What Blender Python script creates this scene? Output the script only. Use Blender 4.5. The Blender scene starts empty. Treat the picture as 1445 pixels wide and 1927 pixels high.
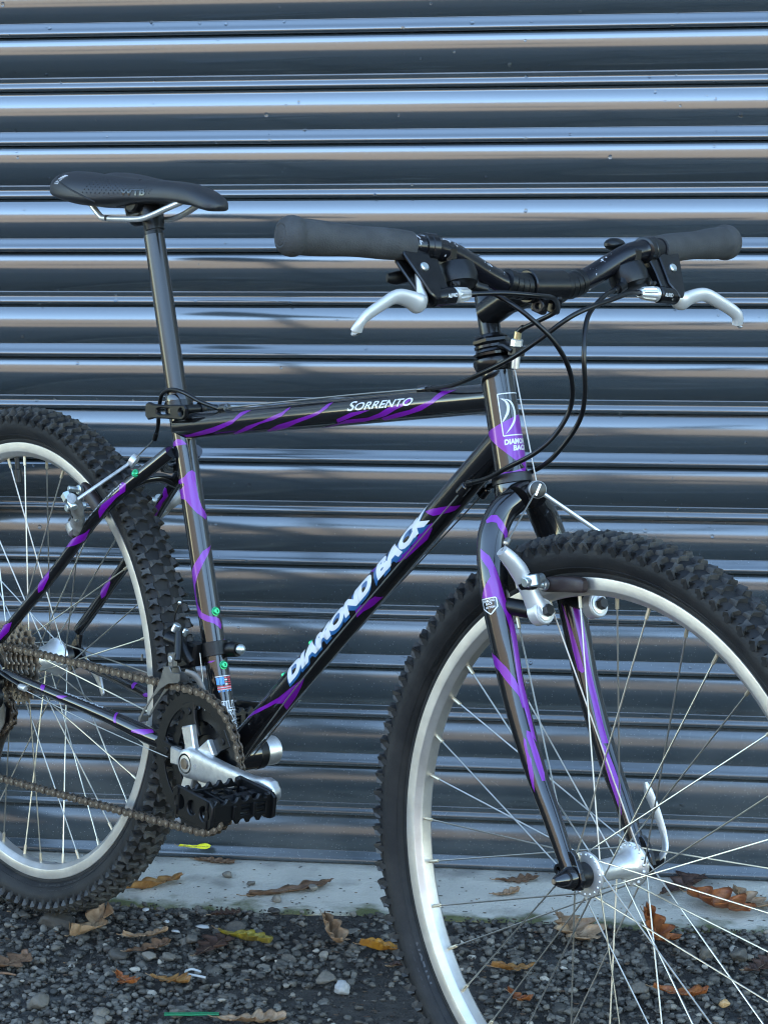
import bpy, bmesh, math, random
import numpy as np
from mathutils import Vector, Matrix, noise
from mathutils.geometry import delaunay_2d_cdt
R = math.radians
sc = bpy.context.scene
col = sc.collection
# ------------------------------------------------------------ camera, light, exposure
G = 0.345                                   # world z of the gravel plane in the bike-axle frame
cam_d = bpy.data.cameras.new("camera"); cam = bpy.data.objects.new("camera", cam_d); col.objects.link(cam)
fw = Vector((-0.16171498, 0.96556816, -0.20378027)); rt = Vector((0.98669943, 0.16166159, -0.01702224)); up = Vector((-0.01650731, 0.20382263, 0.97886866))
M = Matrix((rt, up, -fw)).transposed().to_4x4(); M.translation = (0.95104, -2.91707, 0.81926 + G)
cam.matrix_world = M
cam_d.sensor_width = 36; cam_d.lens = 36 * 4555.0 / 1927.0
cam_d.clip_start = 0.05; cam_d.clip_end = 2000
sc.camera = cam
SUN_EL, SUN_AZ = R(17), R(12)               # low winter sun behind the shuttered building (azimuth from +Y towards +X)
world = bpy.data.worlds.new("World"); sc.world = world; world.use_nodes = True
wn = world.node_tree; wn.nodes.clear()
wo = wn.nodes.new("ShaderNodeOutputWorld"); wb = wn.nodes.new("ShaderNodeBackground"); wsk = wn.nodes.new("ShaderNodeTexSky")
wsk.sky_type = 'NISHITA'; wsk.sun_disc = False; wsk.sun_elevation = SUN_EL; wsk.sun_rotation = SUN_AZ
wsk.air_density = 1.0; wsk.dust_density = 0.1; wsk.ozone_density = 3.0
wb.inputs[1].default_value = 0.15
wn.links.new(wsk.outputs[0], wb.inputs[0]); wn.links.new(wb.outputs[0], wo.inputs[0])
sd = bpy.data.lights.new("sun", 'SUN'); sd.energy = 2.2; sd.angle = R(0.5); sd.color = (1.0, 0.88, 0.72)
sun = bpy.data.objects.new("sun", sd); col.objects.link(sun)
sdir = Vector((math.sin(SUN_AZ) * math.cos(SUN_EL), math.cos(SUN_AZ) * math.cos(SUN_EL), math.sin(SUN_EL)))
sun.rotation_euler = sdir.to_track_quat('Z', 'Y').to_euler()
sun.location = sdir * 60
sc.view_settings.view_transform = 'Standard'; sc.view_settings.look = 'None'
sc.view_settings.exposure = 3.52; sc.view_settings.gamma = 1.0; sc.view_settings.use_curve_mapping = False
sc.view_settings.use_white_balance = True; sc.view_settings.white_balance_temperature = 7600; sc.view_settings.white_balance_tint = 10
sc.render.engine = 'CYCLES'; sc.cycles.max_bounces = 8; sc.cycles.use_denoising = True; sc.cycles.filter_width = 1.15
random.seed(5); rng = np.random.default_rng(5)

# ------------------------------------------------------------ materials
def mat(name, base, rough=.5, metal=0., coat=0., ior=1.5, spec=.5, noise_s=0., noise_c=None, bump=0., bump_s=60., rvar=0., coatr=.05, coord='Object', detail=4.):
    m = bpy.data.materials.new(name); m.use_nodes = True; nt = m.node_tree; b = nt.nodes["Principled BSDF"]
    b.inputs["Base Color"].default_value = (*base, 1); b.inputs["Roughness"].default_value = rough
    b.inputs["Metallic"].default_value = metal; b.inputs["IOR"].default_value = ior
    b.inputs["Specular IOR Level"].default_value = spec
    b.inputs["Coat Weight"].default_value = coat; b.inputs["Coat Roughness"].default_value = coatr
    N = nt.nodes.new; L = nt.links.new
    if noise_s or bump or rvar:
        tc = N("ShaderNodeTexCoord")
    if noise_s:
        n = N("ShaderNodeTexNoise"); n.inputs["Scale"].default_value = noise_s; n.inputs["Detail"].default_value = detail; n.inputs["Roughness"].default_value = .62
        L(tc.outputs[coord], n.inputs["Vector"])
        cr = N("ShaderNodeValToRGB"); cr.color_ramp.elements[0].position = .38; cr.color_ramp.elements[1].position = .68
        cr.color_ramp.elements[0].color = (*base, 1); cr.color_ramp.elements[1].color = (*(noise_c or base), 1)
        L(n.outputs["Fac"], cr.inputs[0]); L(cr.outputs[0], b.inputs["Base Color"])
    if bump:
        n2 = N("ShaderNodeTexNoise"); n2.inputs["Scale"].default_value = bump_s; n2.inputs["Detail"].default_value = 5
        L(tc.outputs[coord], n2.inputs["Vector"]); bp = N("ShaderNodeBump"); bp.inputs["Strength"].default_value = 1.0; bp.inputs["Distance"].default_value = bump
        L(n2.outputs["Fac"], bp.inputs["Height"]); L(bp.outputs[0], b.inputs["Normal"])
    if rvar:
        n3 = N("ShaderNodeTexNoise"); n3.inputs["Scale"].default_value = bump_s * .7 + 20; n3.inputs["Detail"].default_value = 5
        L(tc.outputs[coord], n3.inputs["Vector"]); mr = N("ShaderNodeMapRange"); mr.inputs["To Min"].default_value = max(.02, rough - rvar); mr.inputs["To Max"].default_value = rough + rvar
        L(n3.outputs["Fac"], mr.inputs["Value"]); L(mr.outputs[0], b.inputs["Roughness"])
    return m

# ------------------------------------------------------------ mesh building kit
class B:
    """collects shapes, then links them as ONE mesh object"""
    def __init__(s): s.v = []; s.f = []; s.m = []
    def add(s, V, F, mi=0):
        k = len(s.v); s.v += [tuple(p) for p in V]; s.f += [tuple(i + k for i in f) for f in F]; s.m += [mi] * len(F); return s
    def grid(s, rows, closed_u=False, mi=0, cap=False):
        n = len(rows[0]); V = [p for r in rows for p in r]; F = []
        for i in range(len(rows) - 1):
            for j in range(n if closed_u else n - 1):
                a = i * n + j; b = i * n + (j + 1) % n; F.append((a, b, b + n, a + n))
        if cap and closed_u:
            F.append(tuple(range(n))[::-1]); F.append(tuple(range((len(rows) - 1) * n, len(rows) * n)))
        return s.add(V, F, mi)
    def tube(s, pts, r, seg=12, mi=0, cap=True, res=0, sy=1.0, ref=None):
        P, rr = smooth_path(pts, r, res)
        rows = []; prev = None
        for i, p in enumerate(P):
            t = (P[min(i + 1, len(P) - 1)] - P[max(i - 1, 0)]).normalized()
            if prev is None:
                a = Vector(ref) if ref is not None else (Vector((0, 0, 1)) if abs(t.z) < .9 else Vector((1, 0, 0)))
            else: a = prev
            e1 = (Vector(ref) if ref is not None else a); e1 = e1 - t * e1.dot(t); e1.normalize(); prev = e1; e2 = t.cross(e1)
            rows.append([p + (e1 * math.cos(2 * math.pi * k / seg) + e2 * math.sin(2 * math.pi * k / seg) * sy) * rr[i] for k in range(seg)])
        return s.grid(rows, True, mi, cap)
    def lathe(s, prof, o, axis, seg=32, mi=0, cap=True):
        ax = Vector(axis).normalized(); o = Vector(o); a = Vector((0, 0, 1)) if abs(ax.z) < .9 else Vector((1, 0, 0))
        e1 = (a - ax * a.dot(ax)).normalized(); e2 = ax.cross(e1)
        rows = [[o + ax * d + (e1 * math.cos(2 * math.pi * k / seg) + e2 * math.sin(2 * math.pi * k / seg)) * max(r, 1e-5) for k in range(seg)] for d, r in prof]
        return s.grid(rows, True, mi, cap)
    def cyl(s, a, b, r, seg=20, mi=0, ch=.08):
        a = Vector(a); b = Vector(b); L = (b - a).length; c = min(r * ch * 2, L * .3)
        return s.lathe([(0, r - c), (c, r), (L - c, r), (L, r - c)], a, b - a, seg, mi)
    def hexn(s, a, b, r, mi=0): return s.cyl(a, b, r, 6, mi, .06)
    def box(s, c, X, Y, Z, bev=.001, mi=0):
        """chamfered box: centre + three half-axis vectors"""
        c = Vector(c); X = Vector(X); Y = Vector(Y); Z = Vector(Z); ax = [X, Y, Z]; l = [max(v.length, 1e-6) for v in ax]
        V = []; idx = {}
        for sx in (-1, 1):
            for sy in (-1, 1):
                for sz in (-1, 1):
                    sg = (sx, sy, sz)
                    for k in range(3):
                        p = c.copy()
                        for j in range(3): p += ax[j] * sg[j] * (1 if j == k else 1 - min(.9, bev / l[j]))
                        idx[sg + (k,)] = len(V); V.append(p)
        F = []
        for k in range(3):
            i, j = (k + 1) % 3, (k + 2) % 3
            for sk in (-1, 1):
                q = []
                for a, b in ((-1, -1), (1, -1), (1, 1), (-1, 1)):
                    g = [0, 0, 0]; g[k] = sk; g[i] = a; g[j] = b; q.append(idx[tuple(g) + (k,)])
                F.append(q if sk > 0 else q[::-1])
        for k in range(3):
            i, j = (k + 1) % 3, (k + 2) % 3
            for a in (-1, 1):
                for b in (-1, 1):
                    g0 = [0, 0, 0]; g0[i] = a; g0[j] = b; g1 = list(g0); g0[k] = -1; g1[k] = 1
                    q = [idx[tuple(g0) + (i,)], idx[tuple(g1) + (i,)], idx[tuple(g1) + (j,)], idx[tuple(g0) + (j,)]]
                    F.append(q if a * b > 0 else q[::-1])
        for g in [(a, b, d) for a in (-1, 1) for b in (-1, 1) for d in (-1, 1)]:
            q = [idx[g + (0,)], idx[g + (1,)], idx[g + (2,)]]; F.append(q if g[0] * g[1] * g[2] > 0 else q[::-1])
        return s.add(V, F, mi)
    def prism(s, poly, o, X, Y, Z, t, bev=.0008, mi=0, holes=()):
        """extrude 2D outline poly (X,Y axes through o) by t along Z with chamfered rims"""
        o = Vector(o); X = Vector(X).normalized(); Y = Vector(Y).normalized(); Z = Vector(Z).normalized()
        if sum(poly[i][0] * poly[(i + 1) % len(poly)][1] - poly[(i + 1) % len(poly)][0] * poly[i][1] for i in range(len(poly))) < 0: poly = poly[::-1]
        loops = [list(poly)] + [list(h) for h in holes]
        def inset(lp, d, sign):
            out = []; n = len(lp)
            for i in range(n):
                a = Vector(lp[i - 1]); b = Vector(lp[i]); c = Vector(lp[(i + 1) % n]); e1 = (b - a).normalized(); e2 = (c - b).normalized()
                nn = Vector((-e1.y - e2.y, e1.x + e2.x)); L = nn.length
                nn = nn / L / max(.5, L / 2) if L > 1e-6 else Vector((0, 0)); out.append(b + nn * d * sign)
            return out
        P2 = []; edges = []; rings = []
        for li, lp in enumerate(loops):
            area = sum(lp[i][0] * lp[(i + 1) % len(lp)][1] - lp[(i + 1) % len(lp)][0] * lp[i][1] for i in range(len(lp)))
            if (li > 0) == (area > 0): lp = lp[::-1]
            ins = inset(lp, bev, 1); k0 = len(P2); P2 += [Vector((p[0], p[1])) for p in ins]; n = len(lp); edges += [(k0 + i, k0 + (i + 1) % n) for i in range(n)]; rings.append((lp, ins))
        r = delaunay_2d_cdt(P2, edges, [], 2 if False else 1, 1e-7)
        vv, ff = r[0], r[2]
        if holes:
            def inside(pt, lp):
                c = False; n = len(lp)
                for i in range(n):
                    a, b = lp[i], lp[i - 1]
                    if (a[1] > pt[1]) != (b[1] > pt[1]) and pt[0] < (b[0] - a[0]) * (pt[1] - a[1]) / (b[1] - a[1]) + a[0]: c = not c
                return c
            ff = [f for f in ff if not any(inside(sum((vv[i] for i in f), Vector((0, 0))) / len(f), h[1]) for h in rings[1:])]
        top = [o + X * p.x + Y * p.y + Z * t for p in vv]; bot = [o + X * p.x + Y * p.y for p in vv]
        s.add(top, ff, mi); s.add(bot, [f[::-1] for f in ff], mi)
        for lp, ins in rings:
            rows = [[o + X * p[0] + Y * p[1] for p in ins], [o + X * p[0] + Y * p[1] + Z * bev for p in lp], [o + X * p[0] + Y * p[1] + Z * (t - bev) for p in lp], [o + X * p[0] + Y * p[1] + Z * t for p in ins]]
            s.grid(rows, True, mi)
        return s
    def ball(s, c, r, seg=12, mi=0, sc3=(1, 1, 1)):
        rows = []; n = max(4, seg // 2)
        for i in range(n + 1):
            a = math.pi * i / n; rows.append([Vector(c) + Vector((math.sin(a) * math.cos(2 * math.pi * k / seg) * sc3[0], math.sin(a) * math.sin(2 * math.pi * k / seg) * sc3[1], math.cos(a) * sc3[2])) * r for k in range(seg)])
        return s.grid(rows, True, mi)
    def mesh(s, name, mats, smooth=True, sharp=35, merge=True):
        me = bpy.data.meshes.new(name); me.from_pydata(s.v, [], s.f)
        for m in (mats if isinstance(mats, (list, tuple)) else [mats]): me.materials.append(m)
        me.polygons.foreach_set("material_index", s.m)
        bm = bmesh.new(); bm.from_mesh(me)
        if merge: bmesh.ops.remove_doubles(bm, verts=bm.verts, dist=1e-6)
        bmesh.ops.recalc_face_normals(bm, faces=bm.faces); bm.to_mesh(me); bm.free()
        if smooth: me.shade_smooth(); me.set_sharp_from_angle(angle=R(sharp))
        me.update(); return me
    def obj(s, name, mats, parent=None, loc=(0, 0, 0), **k):
        o = bpy.data.objects.new(name, s.mesh(name, mats, **k)); col.objects.link(o)
        if parent is not None: o.parent = parent
        o.location = loc; return o
def smooth_path(pts, r, res):
    P = [Vector(p) for p in pts]; rr = list(r) if hasattr(r, '__len__') else [r] * len(P)
    if res <= 1 or len(P) < 3: return P, rr
    Q = []; q = []
    for i in range(len(P) - 1):
        p0 = P[i - 1] if i else P[0] * 2 - P[1]; p3 = P[i + 2] if i + 2 < len(P) else P[-1] * 2 - P[-2]; p1, p2 = P[i], P[i + 1]
        for k in range(res):
            t = k / res; Q.append(((p1 * 2) + (p2 - p0) * t + (p0 * 2 - p1 * 5 + p2 * 4 - p3) * t * t + (p1 * 3 - p0 - p2 * 3 + p3) * t ** 3) * .5); q.append(rr[i] + (rr[i + 1] - rr[i]) * t)
    Q.append(P[-1]); q.append(rr[-1]); return Q, q
def empty(name, loc=(0, 0, 0), parent=None):
    o = bpy.data.objects.new(name, None); o.empty_display_size = .05; col.objects.link(o); o.location = loc
    if parent is not None: o.parent = parent
    return o
def tag(o, label=None, cat=None, group=None, kind=None):
    if label: o["label"] = label
    if cat: o["category"] = cat
    if group: o["group"] = group
    if kind: o["kind"] = kind
    return o
def copy(o, parent=None, name=None):
    c = o.copy(); col.objects.link(c)
    if parent is not None: c.parent = parent
    return c
def lerp(a, b, t): return a + (b - a) * t

# ------------------------------------------------------------ the shuttered building
SY = 0.230                                   # world y of the shutter's gap plane
m_shutter = mat("shutter_paint", (.026, .0345, .040), rough=.14, ior=2.3, spec=.5, coat=0)
nt = m_shutter.node_tree; b = nt.nodes["Principled BSDF"]; N = nt.nodes.new; L = nt.links.new
tc = N("ShaderNodeTexCoord"); mp = N("ShaderNodeMapping"); mp.inputs["Scale"].default_value = (1.2, 14, 30)
L(tc.outputs["Object"], mp.inputs[0]); n1 = N("ShaderNodeTexNoise"); n1.inputs["Scale"].default_value = 1.0; n1.inputs["Detail"].default_value = 2
L(mp.outputs[0], n1.inputs["Vector"]); bp1 = N("ShaderNodeBump"); bp1.inputs["Distance"].default_value = .00035; L(n1.outputs["Fac"], bp1.inputs["Height"])
n2 = N("ShaderNodeTexNoise"); n2.inputs["Scale"].default_value = 900; n2.inputs["Detail"].default_value = 1; L(tc.outputs["Object"], n2.inputs["Vector"])
bp2 = N("ShaderNodeBump"); bp2.inputs["Distance"].default_value = .000004; L(n2.outputs["Fac"], bp2.inputs["Height"]); L(bp1.outputs[0], bp2.inputs["Normal"]); L(bp2.outputs[0], b.inputs["Normal"])
# dried splashes and dust: dense near the ground
geo = N("ShaderNodeNewGeometry"); sx = N("ShaderNodeSeparateXYZ"); L(geo.outputs["Position"], sx.inputs[0])
hr = N("ShaderNodeMapRange"); hr.inputs["From Min"].default_value = .55; hr.inputs["From Max"].default_value = .0; L(sx.outputs["Z"], hr.inputs["Value"])
vo = N("ShaderNodeTexVoronoi"); vo.inputs["Scale"].default_value = 430; L(geo.outputs["Position"], vo.inputs["Vector"])
wn1 = N("ShaderNodeTexWhiteNoise"); L(vo.outputs["Position"], wn1.inputs[0])
th = N("ShaderNodeMath"); th.operation = 'MULTIPLY'; L(hr.outputs[0], th.inputs[0]); th.inputs[1].default_value = .24
lt = N("ShaderNodeMath"); lt.operation = 'LESS_THAN'; L(wn1.outputs["Value"], lt.inputs[0]); L(th.outputs[0], lt.inputs[1])
rd = N("ShaderNodeMapRange"); rd.inputs["From Min"].default_value = .30; rd.inputs["From Max"].default_value = .12; L(vo.outputs["Distance"], rd.inputs["Value"])
dm = N("ShaderNodeMath"); dm.operation = 'MULTIPLY'; L(lt.outputs[0], dm.inputs[0]); L(rd.outputs[0], dm.inputs[1])
nf = N("ShaderNodeTexNoise"); nf.inputs["Scale"].default_value = 7; nf.inputs["Detail"].default_value = 8; L(geo.outputs["Position"], nf.inputs["Vector"])
nr = N("ShaderNodeMapRange"); nr.inputs["From Min"].default_value = .42; nr.inputs["From Max"].default_value = .75; nr.inputs["To Max"].default_value = .22; L(nf.outputs["Fac"], nr.inputs["Value"])
nh = N("ShaderNodeMath"); nh.operation = 'MULTIPLY'; L(nr.outputs[0], nh.inputs[0]); L(hr.outputs[0], nh.inputs[1])
ad = N("ShaderNodeMath"); ad.operation = 'ADD'; ad.use_clamp = True; dm2 = N("ShaderNodeMath"); dm2.operation = 'MULTIPLY'; dm2.inputs[1].default_value = .42; L(dm.outputs[0], dm2.inputs[0]); L(dm2.outputs[0], ad.inputs[0]); L(nh.outputs[0], ad.inputs[1])
mx = N("ShaderNodeMix"); mx.data_type = 'RGBA'; L(ad.outputs[0], mx.inputs[0]); mx.inputs[6].default_value = (.026, .0345, .040, 1); mx.inputs[7].default_value = (.20, .21, .21, 1); L(mx.outputs[2], b.inputs["Base Color"])
fl = N("ShaderNodeMapRange"); fl.inputs["From Min"].default_value = 1.0; fl.inputs["From Max"].default_value = .05; fl.inputs["To Min"].default_value = .5; fl.inputs["To Max"].default_value = .22; L(sx.outputs["Z"], fl.inputs["Value"]); L(fl.outputs[0], b.inputs["Specular IOR Level"])   # film of grime towards the ground
fr2 = N("ShaderNodeMapRange"); fr2.inputs["From Min"].default_value = .8; fr2.inputs["From Max"].default_value = .05; fr2.inputs["To Min"].default_value = .135; fr2.inputs["To Max"].default_value = .21; L(sx.outputs["Z"], fr2.inputs["Value"])
rr_ = N("ShaderNodeMapRange"); L(fr2.outputs[0], rr_.inputs["To Min"]); rr_.inputs["To Max"].default_value = .6; L(ad.outputs[0], rr_.inputs["Value"]); L(rr_.outputs[0], b.inputs["Roughness"])

PITCH = .0709
def slat_profile(kind, e=0.):
    """(y outward, z down from the gap) of one slat, walked down as a chain of facets (lean of the face, length)"""
    da = R((5.0, -5.5)[kind]) - .40 * e; seg = []
    n = 18
    for k in range(n): seg.append((lerp(R(25), R(-28), (k + .5) / n) + da, .0530 / n))
    for a in (-20, -5, 15, 38, 55): seg.append((R(a), .00030))
    nf = (R(24), R(-9))[kind] - .3 * e
    for a in ((44, 36, 30) if kind == 0 else (30, 10, -4)): seg.append((R(a), .00025))
    seg += [(nf, .0021)] * 3
    for a in (34, 36, 34, 30): seg.append((R(a), .00105))
    for a in (24, 14, 2, -12, -26, -40): seg.append((R(a), .00122))
    P = [(-.007, .0008), (0.0, .0014)]; y, z = P[-1]
    for a, l in seg: y += math.sin(a) * l; z += math.cos(a) * l; P.append((y, z))
    P += [(y - .003, z + .0008), (-.007, z + .0012)]
    c = sum(p[0] for p in P[2:-2]) / (len(P) - 4); return [(p[0] - (c - .0035 if 1 < i < len(P) - 1 else 0), p[1]) for i, p in enumerate(P)]
shutter = tag(empty("roller_shutter", (0.3, SY, 0)), "dark grey roller shutter of glossy corrugated slats behind the bicycle", "shutter")
m_gap = mat("shutter_rubber", (.008, .008, .009), rough=.7)
X0, X1 = -2.3, 2.9
ZT = 0.789 + G
xs = np.linspace(X0, X1, 24)
def row_e(k): return math.atan((ZT - (k + .4) * PITCH - 1.16) / 3.15)      # camera's view angle per row, put into the slat shape to place reflections
for k in range(-18, 16):
    bb = B(); bb.grid([[Vector((x - .3, -y, -z)) for x in xs] for y, z in slat_profile((k + 1) % 2, row_e(k))])
    o = bb.obj("slat", m_shutter, shutter, (0, random.uniform(-.0004, .0004), ZT - k * PITCH), sharp=60)
zb = ZT - 16 * PITCH
bb = B(); prof = [(-.006, 0), (.001, .0005), (.0030, .0016), (.004, .0040), (.004, .0060), (.004, .0470), (.004, .0500), (.0046, .053), (.010, .054), (.0125, .0555), (.0130, .060), (.0115, .0640), (.0125, .0665), (.0125, .0715), (.004, .0725), (-.02, .0725)]
bb.grid([[Vector((x - .3, -y, -z)) for x in (X0, X1)] for y, z in prof]); bar = bb.obj("bottom_bar", m_shutter, shutter, (0, 0, zb), sharp=40)
bb = B(); bb.box((.3, .05, 1.3), ((X1 - X0) / 2, 0, 0), (0, .004, 0), (0, 0, 1.32), .001); bb.obj("backing", m_gap, shutter, (0, 0, 0))
for x in (X0 + .02, X1 - .02):
    bb = B(); bb.box((x - .3, -.02, 1.25), (.05, 0, 0), (0, .035, 0), (0, 0, 1.26), .004); bb.obj("guide_rail", m_shutter, shutter)
# rain drops clinging to the slats
m_drop = mat("rain_drop", (.9, .95, 1), rough=.02, ior=1.33); m_drop.node_tree.nodes["Principled BSDF"].inputs["Transmission Weight"].default_value = 1
bb = B(); 
def shutter_surface(z):
    k = math.floor((ZT - z) / PITCH); zz = (ZT - z) - k * PITCH
    pr = slat_profile((k + 1) % 2, row_e(k)); best = -.006
    for (y0, a), (y1, c) in zip(pr[:-1], pr[1:]):
        if min(a, c) <= zz <= max(a, c) and abs(c - a) > 1e-9: best = max(best, lerp(y0, y1, (zz - a) / (c - a)))
    return SY - best
for i in range(620):
    x = random.uniform(-.35, 1.3); z = random.uniform(.08, 1.62)
    if i % 3 == 0: x = random.choice([-.06, -.02, .13, .3, .47, .62, .81, .86, .3]) + random.gauss(0, .004)
    if i % 4 == 0: k = round((ZT - z) / PITCH); z = ZT - k * PITCH + .0125 * random.choice((1, .25)) + random.gauss(0, .001)
    r = random.choice((.0011, .0014, .0018, .0026)) * random.uniform(.7, 1.2)
    bb.ball((x, shutter_surface(z), z), r, 8, 0, (1, .75, random.uniform(.9, 1.3)))
o = bb.obj("rain_drops", m_drop, shutter, (-.3, -SY, 0), sharp=180); tag(o, kind="stuff")

m_clad = mat("wall_cladding", (.09, .10, .11), rough=.45, noise_s=3, noise_c=(.11, .12, .13))
bld = tag(empty("warehouse", (.3, .6, 0)), "dark clad warehouse wall around and above the roller shutter", "building")
def wallbox(x0, x1, y0, y1, z0, z1, name, m, par, off):
    bb = B(); bb.box(((x0 + x1) / 2 - off[0], (y0 + y1) / 2 - off[1], (z0 + z1) / 2), ((x1 - x0) / 2, 0, 0), (0, (y1 - y0) / 2, 0), (0, 0, (z1 - z0) / 2), .004); return bb.obj(name, m, par)
wallbox(-16, X0 - .002, .20, 9, 0, 7.2, "wall", m_clad, bld, (.3, .6)); wallbox(X1 + .002, 17, .20, 9, 0, 7.2, "wall", m_clad, bld, (.3, .6))
wallbox(X0, X1, .215, 9, 2.52, 7.198, "wall", m_clad, bld, (.3, .6)); wallbox(-16.2, 17.2, .1, 9.2, 7.202, 7.4, "roof", m_clad, bld, (.3, .6))

# ------------------------------------------------------------ far side of the yard (seen only as reflections)
m_beige = mat("sandstone_render", (.185, .171, .155), rough=.8, noise_s=.6, noise_c=(.155, .143, .130))
m_roof = mat("roof_sheet", (.16, .15, .15), rough=.6); m_pane = mat("window_glass", (.02, .03, .04), rough=.05)
oth = tag(empty("storage_depot", (-6, -24, 0)), "long sand coloured building across the yard lit by low sun", "building")
wallbox(-46, 9, -38, -24, 0, 8.6, "wall", m_beige, oth, (-6, -24)); wallbox(-46.3, 9.3, -38.3, -23.7, 8.603, 8.9, "roof", m_roof, oth, (-6, -24))
for x in range(-42, 8, 5):
    bb = B(); bb.box((x + 6, .02, 3.6), (.7, 0, 0), (0, .04, 0), (0, 0, .6), .01); bb.obj("window", m_pane, oth)
# ------------------------------------------------------------ ground
m_ground = mat("dark_soil", (.026, .022, .018), rough=.9, noise_s=60, noise_c=(.075, .066, .055), bump=.010, bump_s=70)
bb = B(); xs = [-400, -60, -12, -4, -1.5, 3, 8, 20, 80, 400]; ys = [-400, -90, -28, -8, -2.5, -.9, .028]
bb.grid([[Vector((x, y, -.004)) for x in xs] for y in ys]); bb.grid([[Vector((x, y, -.06)) for x in xs] for y in (.028, 60, 400)])
tag(bb.obj("ground", m_ground, sharp=180), kind="structure")
m_conc = mat("concrete", (.40, .36, .295), rough=.75, noise_s=9, noise_c=(.50, .445, .36), bump=.0022, bump_s=220, detail=9)
nt = m_conc.node_tree; b = nt.nodes["Principled BSDF"]; N = nt.nodes.new; L = nt.links.new
geo = N("ShaderNodeNewGeometry"); sx = N("ShaderNodeSeparateXYZ"); L(geo.outputs["Position"], sx.inputs[0])
nz = N("ShaderNodeTexNoise"); nz.inputs["Scale"].default_value = 18; nz.inputs["Detail"].default_value = 6; L(geo.outputs["Position"], nz.inputs["Vector"])
ms = N("ShaderNodeMapRange"); ms.inputs["From Min"].default_value = .30; ms.inputs["From Max"].default_value = .70; ms.inputs["To Min"].default_value = -.028; ms.inputs["To Max"].default_value = .028; L(nz.outputs["Fac"], ms.inputs["Value"])
ay = N("ShaderNodeMath"); L(sx.outputs["Y"], ay.inputs[0]); L(ms.outputs[0], ay.inputs[1])
mm = N("ShaderNodeMapRange"); mm.inputs["From Min"].default_value = .064; mm.inputs["From Max"].default_value = .040; L(ay.outputs[0], mm.inputs["Value"])
mx = N("ShaderNodeMix"); mx.data_type = 'RGBA'; L(mm.outputs[0], mx.inputs[0]); old = b.inputs["Base Color"].links[0].from_socket; L(old, mx.inputs[6]); mx.inputs[7].default_value = (.085, .085, .028, 1)
# small dark pits and smears
v2 = N("ShaderNodeTexVoronoi"); v2.inputs["Scale"].default_value = 120; L(geo.outputs["Position"], v2.inputs["Vector"]); w2 = N("ShaderNodeTexWhiteNoise"); L(v2.outputs["Position"], w2.inputs[0])
l2 = N("ShaderNodeMath"); l2.operation = 'LESS_THAN'; l2.inputs[1].default_value = .07; L(w2.outputs["Value"], l2.inputs[0]); d2 = N("ShaderNodeMapRange"); d2.inputs["From Min"].default_value = .34; d2.inputs["From Max"].default_value = .2; L(v2.outputs["Distance"], d2.inputs["Value"])
p2 = N("ShaderNodeMath"); p2.operation = 'MULTIPLY'; L(l2.outputs[0], p2.inputs[0]); L(d2.outputs[0], p2.inputs[1])
n5 = N("ShaderNodeTexNoise"); n5.inputs["Scale"].default_value = 11; n5.inputs["Detail"].default_value = 9; L(geo.outputs["Position"], n5.inputs["Vector"]); r5 = N("ShaderNodeMapRange"); r5.inputs["From Min"].default_value = .54; r5.inputs["From Max"].default_value = .76; r5.inputs["To Max"].default_value = .8; L(n5.outputs["Fac"], r5.inputs["Value"])
a5 = N("ShaderNodeMath"); a5.operation = 'MAXIMUM'; L(p2.outputs[0], a5.inputs[0]); L(r5.outputs[0], a5.inputs[1])
m5 = N("ShaderNodeMix"); m5.data_type = 'RGBA'; L(a5.outputs[0], m5.inputs[0]); L(mx.outputs[2], m5.inputs[6]); m5.inputs[7].default_value = (.085, .075, .060, 1); 
dl = N("ShaderNodeMapRange"); dl.inputs["From Min"].default_value = .185; dl.inputs["From Max"].default_value = .232; dl.inputs["To Max"].default_value = .75; L(ay.outputs[0], dl.inputs["Value"])   # dirt swept up against the shutter
m6 = N("ShaderNodeMix"); m6.data_type = 'RGBA'; L(dl.outputs[0], m6.inputs[0]); L(m5.outputs[2], m6.inputs[6]); m6.inputs[7].default_value = (.13, .12, .105, 1); L(m6.outputs[2], b.inputs["Base Color"])
bb = B(); nx = 300
def edge(x): return .036 + .004 * noise.noise(Vector((x * 6, 0, 0))) + .0025 * noise.noise(Vector((x * 40, 3, 0)))
rows = []
xs = np.linspace(-2.3, 3.2, nx)
for k, (dy, z) in enumerate([(0, -.07), (0, -.012), (.0008, -.005), (.003, -.0015), (.007, -.0002), (.02, .0002), (.24, .0002)]):
    rows.append([Vector((x, (edge(x) if k < 6 else .036) + dy + (.0015 * noise.noise(Vector((x * 70, k, 1))) if k < 6 else 0), z + (.0012 * noise.noise(Vector((x * 25, k, 0))) if 0 < k < 5 else 0))) for x in xs])
bb.grid(rows); tag(bb.obj("concrete_step", m_conc, sharp=60), kind="structure")
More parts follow.
